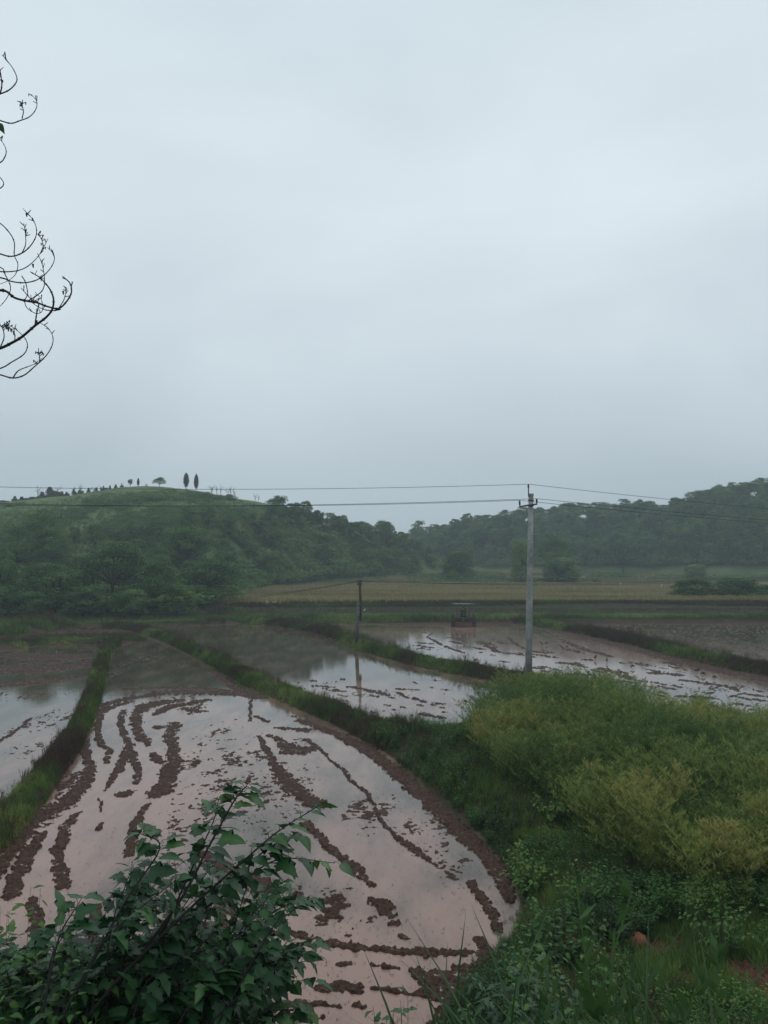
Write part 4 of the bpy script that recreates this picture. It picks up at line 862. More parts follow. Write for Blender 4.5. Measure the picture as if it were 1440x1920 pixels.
# ================================================================== TRACTOR AND DRIVER
M_trac = plain('muddy_paint', (.045, .035, .035), .7, c2=(.10, .055, .04), scale=4); M_tyre = plain('muddy_rubber', (.03, .024, .02), .85, c2=(.09, .05, .038), scale=7); M_roof = plain('grey_tin', (.30, .32, .32), .5, var=.3); M_dark = plain('dark_frame', (.02, .02, .022), .6)
def tractor():
    loc = P(869, 1174, 0.0); root = empty('tractor', (loc[0], loc[1], -.12), R(-6)); tag(root, 'mud-covered tractor with a slatted canopy ploughing the flooded paddy', 'tractor')
    def wheel(nm, x, y, rad, wd, lugs):
        m = MB(); lathe(m, [(rad * .55, -wd / 2), (rad * .9, -wd / 2), (rad * .97, -wd * .35), (rad * .97, wd * .35), (rad * .9, wd / 2), (rad * .55, wd / 2), (rad * .5, 0)], (0, 0, 0), 28, 0)
        for k in range(lugs):
            a = k * 6.283 / lugs
            for s in (-1, 1):
                aa = a + s * .06; ca, sa = math.cos(aa), math.sin(aa); rt = np.array([[1, 0, 0], [0, ca, -sa], [0, sa, ca]]) @ rotz(s * .5); box(m, (s * wd * .24, -sa * rad * .99, ca * rad * .99), (wd * .5, .07, .09), .01, rt)
        o = m.build('wheel', M_tyre, root, loc=(x, y, rad)); m = MB(); lathe(m, [(0, -.05), (rad * .2, -.07), (rad * .5, -wd * .3), (rad * .56, -wd * .45), (rad * .56, wd * .45), (rad * .5, wd * .3), (rad * .2, .07), (0, .05)], (0, 0, 0), 20, 0); m.build('rim', M_trac, o)
    for s in (-1, 1): wheel('wheel', s * .74, 0, .76, .40, 18)
    for s in (-1, 1): wheel('wheel', s * .66, 2.0, .46, .26, 14)
    for s in (-1, 1):   # open iron cage wheels outside the rear tyres
        m = MB(); x0, x1, rr = 1.02, 1.34, .66
        for x in (x0, x1): th = np.linspace(0, 6.283, 25); tube(m, np.stack([th * 0 + x * s, np.cos(th) * rr, np.sin(th) * rr], 1), .022, 5, .5, False)
        for k in range(14): a = k * 6.283 / 14; box(m, (s * (x0 + x1) / 2, math.cos(a) * rr, math.sin(a) * rr), (x1 - x0, .03, .14), 0, np.array([[1, 0, 0], [0, math.cos(a), -math.sin(a)], [0, math.sin(a), math.cos(a)]]))
        for k in range(4): a = k * 1.571; tube(m, [[s * x0, 0, 0], [s * x0, math.cos(a) * rr, math.sin(a) * rr]], .02, 5)
        tube(m, [[s * .9, 0, 0], [s * x0, 0, 0]], .06, 8); m.build('cage_wheel', M_tyre, root, loc=(0, 0, .76))
    m = MB(); box(m, (0, .2, .85), (.75, 1.1, .55), .06); box(m, (0, 1.2, .62), (.4, 1.6, .3), .04); tube(m, [[-.7, 0, .76], [.7, 0, .76]], .12, 10); tube(m, [[-.6, 2.0, .46], [.6, 2.0, .46]], .07, 8); m.build('chassis', M_trac, root)
    m = MB(); box(m, (0, 1.65, 1.05), (.62, 1.35, .6), .09); box(m, (0, 1.55, 1.37), (.5, 1.1, .08), .03); m.build('hood', M_trac, root)
    m = MB(); tube(m, [[.2, 1.4, 1.35], [.2, 1.4, 1.95], [.2, 1.3, 2.02]], .035, 8); m.build('exhaust', M_dark, root)
    for s in (-1, 1):
        m = MB(); th = np.linspace(R(20), R(165), 9); v = []
        for t in th:
            for xx, rr in ((.50, .84), (.98, .84), (.98, .80), (.50, .80)): v.append([s * xx, math.cos(t) * rr, .76 + math.sin(t) * rr])
        q = [(i * 4 + j, i * 4 + (j + 1) % 4, i * 4 + 4 + (j + 1) % 4, i * 4 + 4 + j) for i in range(8) for j in range(4)] + [(0, 1, 2, 3), (32, 33, 34, 35)]
        m.add(v, q); box(m, (s * .51, .0, 1.2), (.03, 1.1, .5), .01); m.build('fender', M_trac, root)
    m = MB(); box(m, (0, -.05, 1.25), (.5, .45, .12), .04); box(m, (0, -.28, 1.5), (.5, .1, .45), .04); m.build('seat', M_dark, root)
    m = MB(); th = np.linspace(0, 6.283, 19); tube(m, np.stack([.19 * np.cos(th), .62 + .08 * np.sin(th), 1.62 + .17 * np.sin(th)], 1), .015, 6, .5, False); tube(m, [[0, .62, 1.62], [0, .95, 1.2]], .025, 6); m.build('steering_wheel', M_dark, root)
    for x in (-.72, .72):
        for y in (-.45, .9): m = MB(); tube(m, [[x, y, 1.2], [x, y, 2.5]], .028, 8); m.build('post', M_dark, root)
    m = MB()
    for y in (-.55, 1.0): box(m, (0, y, 2.51), (1.6, .05, .05), .008)
    for x in (-.72, .72): box(m, (x, .2, 2.51), (.05, 1.6, .05), .008)
    m.build('roof_frame', M_dark, root)
    m = MB()
    for k in range(7): box(m, (-.88 + k * .29, .2, 2.56 + .03 * (k % 2)), (.17, 1.95, .03), .008, rotz(.35))
    m.build('canopy', M_roof, root)
    m = MB(); box(m, (0, -1.05, .55), (1.9, .5, .1), .03); box(m, (0, -1.3, .35), (1.85, .05, .45), .02, np.array([[1, 0, 0], [0, .94, .34], [0, -.34, .94]])); tube(m, [[-.9, -1.05, .35], [.9, -1.05, .35]], .1, 8)
    for s in (-1, 1): box(m, (s * .93, -1.05, .4), (.05, .55, .45), .02); tube(m, [[s * .4, -.3, .7], [s * .45, -1.0, .5]], .035, 6)
    for k in range(12): a = k * 1.1; tube(m, [[-.85 + k * .155, -1.05, .35], [-.85 + k * .155, -1.05 + .25 * math.cos(a), .35 + .25 * math.sin(a)]], .02, 4)
    tube(m, [[0, -.3, 1.0], [0, -.95, .62]], .03, 6); m.build('rotavator', plain('muddy_iron', (.10, .052, .04), .8), root)
    return root
TR = tractor()
def person():
    a = R(-6); root = empty('person', TR.location, a); tag(root, 'driver in dark clothes seated at the wheel under the tractor canopy', 'person')
    J = {'pel': (0, -.02, 1.36, .15), 'sp': (0, -.03, 1.55, .145), 'ch': (0, 0, 1.76, .165), 'nk': (0, .03, 1.93, .06), 'hd': (0, .05, 2.03, .085), 'hd2': (0, .055, 2.13, .09), 'top': (0, .05, 2.2, .05)}
    for s, n in ((-1, 'l'), (1, 'r')):
        J['sh' + n] = (s * .2, 0, 1.83, .075); J['el' + n] = (s * .28, .2, 1.60, .052); J['wr' + n] = (s * .18, .5, 1.64, .036); J['ha' + n] = (s * .165, .58, 1.66, .038); J['hp' + n] = (s * .11, .05, 1.36, .11); J['kn' + n] = (s * .2, .48, 1.36, .075); J['an' + n] = (s * .2, .6, .98, .05); J['to' + n] = (s * .2, .76, .94, .04)
    E = [('pel', 'sp'), ('sp', 'ch'), ('ch', 'nk'), ('nk', 'hd'), ('hd', 'hd2'), ('hd2', 'top')]
    for n in 'lr': E += [('ch', 'sh' + n), ('sh' + n, 'el' + n), ('el' + n, 'wr' + n), ('wr' + n, 'ha' + n), ('pel', 'hp' + n), ('hp' + n, 'kn' + n), ('kn' + n, 'an' + n), ('an' + n, 'to' + n)]
    ks = list(J)
    def skin(name, J, E, ks, mt):
        me = bpy.data.meshes.new(name); me.from_pydata([J[k][:3] for k in ks], [(ks.index(x), ks.index(y)) for x, y in E], []); me.materials.append(mt); o = bpy.data.objects.new(name, me); COL.objects.link(o); o.parent = root
        sk = o.modifiers.new('s', 'SKIN'); lay = me.skin_vertices[0] if me.skin_vertices else None
        for i, k in enumerate(ks): me.skin_vertices[0].data[i].radius = (J[k][3], J[k][3] * .85); me.skin_vertices[0].data[i].use_root = (i == 0)
        sub = o.modifiers.new('d', 'SUBSURF'); sub.levels = sub.render_levels = 2; return o
    bpy.context.view_layer.update()
    try: skin('body', J, E, ks, plain('skin', (.28, .16, .11), .6))
    except Exception as ex:
        print('skin failed', ex)
    # five fingers on each hand closing on the rim
    m = MB()
    for s in (-1, 1):
        for k in range(4): y = .60; x = s * (.165 + (k - 1.5) * .018); tube(m, [[x, .6, 1.675], [x, .64, 1.67], [x, .645, 1.64], [x, .62, 1.625]], [.009, .009, .008, .006], 5)
        tube(m, [[s * .13, .58, 1.65], [s * .12, .61, 1.63], [s * .13, .63, 1.625]], [.011, .01, .007], 5)
    m.build('fingers', plain('skin_hand', (.28, .16, .11), .6), root)
    m = MB(); tube(m, [[0, -.02, 1.30], [0, -.03, 1.5], [0, -.01, 1.72], [0, .0, 1.84], [0, .02, 1.90]], [.17, .155, .185, .16, .07], 14); 
    for s in (-1, 1): tube(m, smooth_line([[s * .12, 0, 1.84], [s * .22, .01, 1.82], [s * .29, .2, 1.60], [s * .2, .46, 1.64]], 4), np.linspace(.09, .05, 13), 10)
    m.build('jacket', plain('dark_cloth', (.012, .012, .015), .9), root, True)
    m = MB()
    for s in (-1, 1): tube(m, smooth_line([[s * .09, -.02, 1.36], [s * .2, .46, 1.37], [s * .2, .58, 1.02]], 5), np.linspace(.135, .07, 11), 10)
    m.build('trousers', plain('dark_trousers', (.015, .015, .02), .9), root, True)
    m = MB(); lathe(m, [(.105, 2.08), (.108, 2.15), (.085, 2.22), (.04, 2.255), (0, 2.26)], (0, .035, 0), 14); m.build('hair', plain('hair', (.008, .007, .007), .7), root, True)
person()
# ================================================================== BIRDS
M_bird = plain('black_feathers', (.008, .008, .009), .5, bump=0); M_white = plain('white_feathers', (.75, .75, .72), .7, var=.05)
def bird(style):
    m = MB(); up = style == 'up'
    ax = [[-.13, 0, .10], [-.06, 0, .12], [0, 0, .15], [.06, 0, .20 if up else .14], [.085, 0, .25 if up else .11], [.11, 0, .265 if up else .085]]
    tube(m, smooth_line(ax, 3), np.interp(np.linspace(0, 5, 16), range(6), [.015, .036, .05, .04, .026, .022]), 8)
    h = np.array(ax[-1]); d = np.array([.05, 0, -.005 if up else -.045]); tube(m, [h, h + d], [.012, .002], 5)
    leafquad(m, np.array([-.09, 0, .115]), np.array([-1, 0, -.25]), np.array([0, 0, 1.]), .13, .025, .5)
    for s in (-1, 1):
        tube(m, [[0, s * .02, .11], [.01, s * .022, .05], [0, s * .022, -.03], [.03, s * .022, -.03]], .006, 4)
        if style == 'fly': leafquad(m, np.array([.0, s * .03, .17]), np.array([-.25, s, .75]), np.array([1, 0, .3]), .26, .06, .5)
        else: tube(m, [[.04, s * .035, .155], [-.04, s * .045, .13], [-.12, s * .02, .105]], [.02, .025, .004], 5)
    return m
bl = [('up', 1016, 1211, 'black bird standing upright, leftmost of the flock, right of the concrete pole'), ('peck', 1024, 1209, 'black bird stooping beside the leftmost upright bird'), ('up', 1054, 1218, 'black bird standing upright, third from the left of the flock'), ('peck', 1063, 1216, 'black bird pecking, fourth from the left of the flock'), ('up', 1116, 1237, 'black bird standing on a clod row near the middle of the paddy'), ('up', 1138, 1243, 'black bird standing right of the one on the clod row'), ('fly', 1186, 1253, 'black bird with raised wings above the wet mud'), ('up', 1307, 1262, 'black bird standing, left of the three nearest the right side'), ('peck', 1318, 1267, 'black bird bending down, middle of the three nearest the right side'), ('peck', 1340, 1274, 'black bird pecking, right of the three nearest the right side')]
for st, px, py, lab in bl:
    p = P(px, py, .03); o = bird(st).build('bird', M_bird, smooth=True, loc=(p[0], p[1], .03)); o.rotation_euler[2] = rng.random() * 6.28; o.scale = (1.25,) * 3; tag(o, lab, 'bird', 'black birds feeding in the paddy')
for px, py, D, z0, lab in [(1160, 1095, 118, 0, 'white egret standing on the far terrace, left of the two dark bushes'), (1237, 1098, 118, 0, 'white egret standing just left of the two dark bushes'), (684, 1145, 97, 0, 'small pale object given a white bird shape, on the terrace beside the timber pole')]:  # last entry: bird mesh stands in for a small pale object, no egret
    b = grnd(px, D); z = PD(px, py, D)[2]; o = bird('up').build('bird', M_white, smooth=True, loc=(b[0], b[1], max(b[2] + .03, z - .15))); o.scale = (1.1,) * 3; tag(o, lab, 'bird')
# ================================================================== NEAR SHRUBS
LOBED = [(0, .0), (.02, .20), (-.04, .34), (.16, .36), (.34, .52), (.40, .24), (.58, .30), (.80, .17), (1, 0)]
OVATE = [(0, .0), (.05, .16), (.15, .28), (.32, .33), (.50, .28), (.70, .17), (.86, .07), (1, 0)]
def leaf_t(outline, droop=.35, fold=.25):
    n = len(outline); mid = np.linspace(0, 1, n); z = lambda x: -droop * x * x
    v = [[m_, 0, z(m_)] for m_ in mid]
    for s in (1, -1):
        for i, (x, y) in enumerate(outline): v.append([x, y * s, z(x) - fold * y * y * .8 + abs(y) * .18])
    q = []
    for i in range(n - 1): q.append((i, i + 1, n + i + 1, n + i)); q.append((i + 1, i, 2 * n + i, 2 * n + i + 1))
    return np.array(v), np.array(q)
LOBED = [(x, y * .78) for x, y in LOBED]
LT = [leaf_t(LOBED, .30), leaf_t(LOBED, .5), leaf_t(OVATE, .35), leaf_t([(x, y * .8) for x, y in OVATE], .25), leaf_t(LOBED, .15, .1)]
def put_leaf(mb, p, d, up, size, k, tint):
    d = d / np.linalg.norm(d); s = np.cross(up, d); s /= np.linalg.norm(s) + 1e-9; n = np.cross(d, s); v, q = LT[k]; M = np.stack([d, s, n], 1); nm_ = len(v) // 3; tint = np.clip(tint + np.concatenate([np.full(nm_, .16), np.full(2 * nm_, -.05)]) + rng.normal(0, .02, len(v)), 0, 1)
    mb.add((v * size) @ M.T + p, q, None, tint)
def leafy_branch(lv, st, path, size, n, start=.35, kinds=(0, 1, 2), rad=.008, pet=.4, r=rng, tint=.45, spreadz=.2):
    path = smooth_line(path, 5); k = len(path); tube(st, path, np.linspace(rad, rad * .3, k), 6, .5, False)
    for i in range(n):
        t = start + (1 - start) * (i + .5 + r.uniform(-.3, .3)) / n; f = min(t, .999) * (k - 1); j = int(f); p = path[j] + (path[j + 1] - path[j]) * (f - j); tg = path[min(j + 1, k - 1)] - path[max(j - 1, 0)]; tg /= np.linalg.norm(tg)
        sd = np.cross(tg, [0, 0, 1.]); sd /= np.linalg.norm(sd) + 1e-9; s = 1 if i % 2 else -1; o = sd * s * r.uniform(.4, 1) + tg * r.uniform(.1, .8) + np.array([0, 0, r.uniform(-spreadz, .25)]) + r.normal(0, .2, 3); o /= np.linalg.norm(o)
        sz = size * r.uniform(.6, 1.2) * (1.15 - .5 * t); e = p + o * sz * pet; tube(st, [p, (p + e) / 2 + [0, 0, .01], e], rad * .22, 3, .7, False)
        dd = o + np.array([0, 0, -.25 + r.uniform(-.25, .1)]); up = np.array([0, 0, 1.]) + r.normal(0, .35, 3) + o * .25
        put_leaf(lv, e, dd, up, sz, kinds[r.integers(len(kinds))], np.clip(tint + (t - .6) * .25 + r.normal(0, .13), 0, 1))
def big_shrub():
    root = empty('broadleaf_shrub', (-1.9, 3.1, H1(-1.9, 3.1))); o = np.array(root.location)
    tag(root, 'large dark shrub with lobed drooping leaves in the lower left foreground', 'shrub'); lv, st = MB(), MB()
    T = lambda l: [PD(*q) - o for q in l]
    B = [[(60, 2050, 3.1), (210, 1850, 3.1), (360, 1700, 3.3), (450, 1620, 3.4), (520, 1560, 3.5), (596, 1512, 3.6)], [(180, 1900, 3.2), (330, 1700, 3.2), (390, 1590, 3.3), (440, 1500, 3.4), (462, 1474, 3.5)], [(300, 1760, 3.3), (430, 1672, 3.4), (520, 1612, 3.5), (628, 1618, 3.6)], [(300, 1820, 3.2), (460, 1745, 3.4), (530, 1700, 3.5), (588, 1684, 3.6)], [(330, 1860, 3.2), (450, 1800, 3.4), (580, 1770, 3.6)], [(330, 1930, 3.2), (460, 1850, 3.4), (585, 1838, 3.6)], [(150, 1850, 3.0), (235, 1690, 3.1), (300, 1590, 3.2), (262, 1562, 3.2)], [(300, 1760, 3.3), (350, 1650, 3.3), (400, 1540, 3.4), (410, 1498, 3.4)], [(430, 1672, 3.4), (490, 1600, 3.5), (560, 1560, 3.6)], [(360, 1960, 3.1), (470, 1920, 3.3), (560, 1890, 3.5)], [(120, 1900, 2.9), (200, 1760, 3.0), (330, 1650, 3.1)], [(80, 1900, 2.9), (110, 1760, 3.0), (150, 1690, 3.1)]]
    for i, b in enumerate(B): leafy_branch(lv, st, T(b), .115, 24 if i < 2 else 18, .38, (0, 1, 4, 0, 2), rad=.008 if i < 2 else .005, tint=.5, spreadz=.1)
    pl = [(-80, 1730), (60, 1690), (170, 1690), (240, 1600), (330, 1560), (430, 1590), (540, 1640), (590, 1720), (600, 1900), (600, 2000), (-80, 2000)]
    X = rng.uniform(-80, 620, 1800); Y = rng.uniform(1560, 2000, 1800); k = inpoly(X, Y, pl) & ~((X < 150) & (Y < 1735)); X, Y = X[k][:215], Y[k][:215]
    for x, y in zip(X, Y):
        D = rng.uniform(3.1, 4.3) + (1900 - y) * .0006; s = PD(60 + x * .45 + rng.uniform(-60, 60), 2030, D - .2); e = PD(x, y, D); m_ = (s + e) / 2 + np.array([rng.uniform(-.1, .1), 0, .12])
        leafy_branch(lv, st, [s - o, m_ - o, e - o], .095, 20, .3, (0, 1, 4, 2), rad=.004, tint=.38 + rng.normal(0, .1))
    for a in range(7): p = np.array(root.location) * 0; t = PD(60 + a * 45, 2030, 3.0) - o; tube(st, [[0, 0, -.2], t * .5 + [0, 0, .05], t], [.03, .02, .012], 7)
    lv.build('foliage', M_shrub, root); st.build('stems', M_twig, root, True)
big_shrub()
def low_shrub(name, px, py, D, n, hpx, wpx, size, kinds, label, mt, cat='shrub', lean=0, nl=11, tint=.45, group=None, base=None, lo=None):
    lo = lo or (.82 if D < 7 else .45)
    """px, py: top; D distance; stems rise from the ground below"""
    b = grnd(px, D) if base is None else np.array(base); root = empty(name, b); tag(root, label, cat, group); lv, st = MB(), MB(); top = PD(px, py, D)[2]; H = max(top - b[2], .25)
    for i in range(n):
        a = rng.random() * 6.283; wr = wpx / 2 / F * D * math.sqrt(rng.random()); e = np.array([math.cos(a) * wr + lean * H, math.sin(a) * wr, H * rng.uniform(lo, 1) * (1 - (1 - lo) * .6 * (wr / (wpx / 2 / F * D)) ** 2)])
        s = np.array([math.cos(a), math.sin(a), 0]) * rng.uniform(0, .15); leafy_branch(lv, st, [s, s + (e - s) * .5 + [0, 0, H * .12], e], size, nl, .15 if lo < .6 else .35, kinds, rad=.005 if D > 4 else .002, tint=tint, spreadz=.5)
    lv.build('foliage', mt, root); st.build('stems', M_stem, root, True); return root
low_shrub('leafy_plant', 40, 1665, 3.0, 60, 200, 420, .06, (2, 3), 'fine-leaved plant at the lower left corner, in front of the big shrub', M_weed, 'plant', nl=22, tint=.4)
low_shrub('leafy_plant', 150, 1640, 3.1, 16, 200, 240, .05, (2, 3), 'thin sprays of small leaves rising left of the big shrub', M_weed, 'plant', nl=18, tint=.5)
low_shrub('vine', 305, 1520, 3.3, 5, 200, 150, .045, (2, 3), 'thin climbing vine poking above the big shrub with small pale leaves', M_weed, 'plant', nl=24, tint=.7)
low_shrub('broadleaf_shrub', 960, 1712, 9.4, 46, 120, 250, .16, (0, 1, 4), 'dark broad-leaved shrub at the paddy corner', M_shrub, nl=13, tint=.4)
low_shrub('broadleaf_shrub', 762, 1858, 6.0, 34, 120, 170, .12, (0, 1), 'small lobed-leaf shrub against the water at the bottom edge', M_shrub, nl=11, tint=.5)
low_shrub('leafy_shrub', 1045, 1648, 12.6, 30, 120, 150, .15, (2, 3, 4), 'bluish green bushy plant above the bare red soil', M_weed, nl=13, tint=.35)
low_shrub('leafy_shrub', 1105, 1760, 8.4, 12, 90, 110, .14, (4, 3), 'pale bluish seedling with long leaves before the red soil', M_weed, nl=9, tint=.5)
low_shrub('leafy_shrub', 985, 1560, 16.5, 26, 90, 120, .13, (2, 3), 'bright green bush on the bund slope below the rape crop', M_weed, nl=13, tint=.75)
low_shrub('leafy_shrub', 1030, 1478, 19.5, 20, 70, 120, .13, (2, 3), 'bright green bush higher on the slope, touching the rape crop', M_weed, nl=13, tint=.7)
low_shrub('leafy_shrub', 1000, 1690, 10.8, 22, 90, 150, .13, (2, 3, 4), 'mid green weeds behind the dark broad-leaved shrub', M_weed, nl=12, tint=.55)
low_shrub('leafy_shrub', 1090, 1600, 14.5, 24, 90, 140, .12, (2, 3), 'low green bush left of the tallest rape stalks', M_weed, nl=12, tint=.45)
low_shrub('leafy_shrub', 1330, 1640, 12.5, 20, 90, 160, .11, (2, 3), 'low green bush under the rape crop at the right', M_weed, nl=12, tint=.5)
low_shrub('leafy_plant', 900, 1880, 6.6, 30, 90, 200, .07, (2, 3, 4), 'low leafy weed at the bottom edge, right of the small lobed-leaf shrub', M_weed, 'plant', nl=14, tint=.45)
low_shrub('leafy_plant', 1010, 1830, 6.8, 10, 90, 120, .11, (4, 0), 'mugwort with cut bluish leaves before the tall grass', M_weed, 'plant', nl=12, tint=.45)
# tall grass clumps of the near bank
TG = [t_grass(60, 1, .012, .8, .25, s + 200, 5) for s in range(3)]
M_tall = leafmat('tall_grass', [(0, (.03, .05, .015)), (.45, (.035, .085, .022)), (.8, (.06, .13, .03)), (1, (.2, .2, .1))], .5, .35)
for px, D, yt, lab in [(1080, 5.6, 1735, 'tall bright grass clump at the bottom edge, left of the others'), (1150, 5.3, 1790, 'tall grass clump at the bottom edge, just right of the leftmost clump'), (1210, 6.0, 1740, 'tall grass clump rising before the dark brush heap'), (1000, 5.4, 1840, 'short grass clump at the bottom edge beside the mugwort'), (1290, 5.0, 1820, 'arching grass clump at the bottom edge under the brush heap'), (1400, 5.2, 1840, 'grass clump in the bottom right corner')]:
    b = grnd(px, D); h = PD(px, yt, D)[2] - b[2]; m = MB(); scatter(m, [TG[rng.integers(3)]], b[None] * 0, np.array([max(h, .4)]), np.array([.05]), .05)
    k = t_seed(5, 1, int(px)); scatter(m, [k], b[None] * 0, np.array([max(h, .4) * 1.1]), np.array([.6]), .1); tag(m.build('grass_clump', M_tall, loc=b), lab, 'grass clump')
p0 = P(757, 1372); b = np.array([p0[0], p0[1], H1(p0[0], p0[1])]); m = MB(); scatter(m, [t_grass(50, 1, .016, .35, .16, 77, 4)], b[None] * 0, np.array([.95]), np.array([.1]), .05); tag(m.build('grass_clump', M_tall, loc=b), 'upright bright grass clump on the bund edge, sticking up against the pond', 'grass clump')
p0 = P(376, 1234); b = np.array([p0[0], p0[1], H1(p0[0], p0[1])]); low_shrub('small_shrub', 376, 1200, p0[1], 26, 60, 22, .12, (2, 3), 'small dark bush alone on the narrow far end of the middle bund', M_shrub, nl=10, base=b)
m = MB(); r_ = np.random.default_rng(5)
for i in range(130): a = r_.random() * 6.283; e = np.array([math.cos(a), math.sin(a) * .7, 0]) * r_.uniform(.1, .42); tube(m, smooth_line([e * .3, e * .7 + [0, 0, r_.uniform(.15, .4)], e * 1.2 + [*r_.normal(0, .15, 2), r_.uniform(.1, .45)]], 3), .004, 3, .5, False)
b = grnd(1310, 6.6); tag(m.build('brush_heap', plain('dead_brush', (.045, .032, .026), .95, var=.4), loc=b), 'heap of dark dead twigs on the near bank', 'brush heap')
# red clods on the bare soil
for px, py, s, lab in [(1192, 1728, .17, 'large red earth clod on the bare soil'), (1120, 1752, .10, 'smaller red earth clod left of the large one')]:
    d = ray(px, py); t = (1.1 - CH) / d[2]; q = d * t; q = np.array([q[0], q[1], H1(q[0], q[1])]); m = MB(); rr = np.random.default_rng(int(px)); th = np.linspace(0, 6.283, 13)[:-1]; v = []
    for i, ph in enumerate(np.linspace(-1.5, 1.5, 8)): v.append(np.stack([np.cos(th) * math.cos(ph), np.sin(th) * math.cos(ph), np.full(12, math.sin(ph) * .75)], 1) * s * (1 + rr.normal(0, .09, (12, 1))))
    v = np.concatenate(v); f = [(i * 12 + j, i * 12 + (j + 1) % 12, (i + 1) * 12 + (j + 1) % 12, (i + 1) * 12 + j) for i in range(7) for j in range(12)]; m.add(v, f); tag(m.build('earth_clod', plain('red_earth', (.24, .085, .05), .9, var=.25), smooth=False, loc=q + [0, 0, s * .45]), lab, 'clod')
# single rape plants standing out at the edge of the crop
RP = []
for i, (px, D, yt, w_, tn, lab) in enumerate([(1190, 16.2, 1440, .8, .22, 'tall straw-coloured rape plant with long bare stalks at the crop edge'), (1255, 16.8, 1430, .8, .18, 'yellow rape plant just right of the tallest straw-coloured one'), (1225, 15.4, 1475, .8, .12, 'leaning olive rape plant in front of the yellow pair'), (1330, 14.2, 1540, .8, .28, 'tan fan-shaped rape plant near the right side of the crop edge'), (1385, 13.8, 1560, .7, .18, 'tan rape plant right of the fan-shaped one'), (1280, 13.6, 1560, .6, .05, 'pale green upright rape plant under the fan-shaped one'), (1150, 17.5, 1460, .7, .12, 'olive rape plant left of the tallest straw-coloured one'), (1060, 21.5, 1385, .9, .16, 'yellow-brown rape plant at the upper left crop edge'), (985, 25, 1345, .9, .14, 'brownish rape plant at the far left corner of the crop'), (1110, 19, 1420, .8, .12, 'yellowish rape plant between the upper left and the tallest one'), (1425, 15.5, 1500, .9, .10, 'olive rape plant cut by the right picture edge')]):
    b = grnd(px, D); root = empty('rape_plant', b, rng.random() * 6); tag(root, lab, 'plant', 'rape plants at the crop edge'); h = PD(px, yt, D)[2] - b[2]
    for j in range(3):
        a, pdm = rape_parts(700 + i * 3 + j, 10, 17, h * rng.uniform(.8, 1), .55)
        for mm, nm, mt in ((a, 'stalk', M_rape), (pdm, 'pods', M_rape)):
            v, q, t, c = mm.arrays(); v = v + [rng.uniform(-.01, .01) + .07 * (j - 1), (j % 2) * .06, 0]
            nb_ = MB(); nb_.add(v, q, t, np.clip(c * .8 + tn + .05, 0, 1)); nb_.build(nm, mt, root)
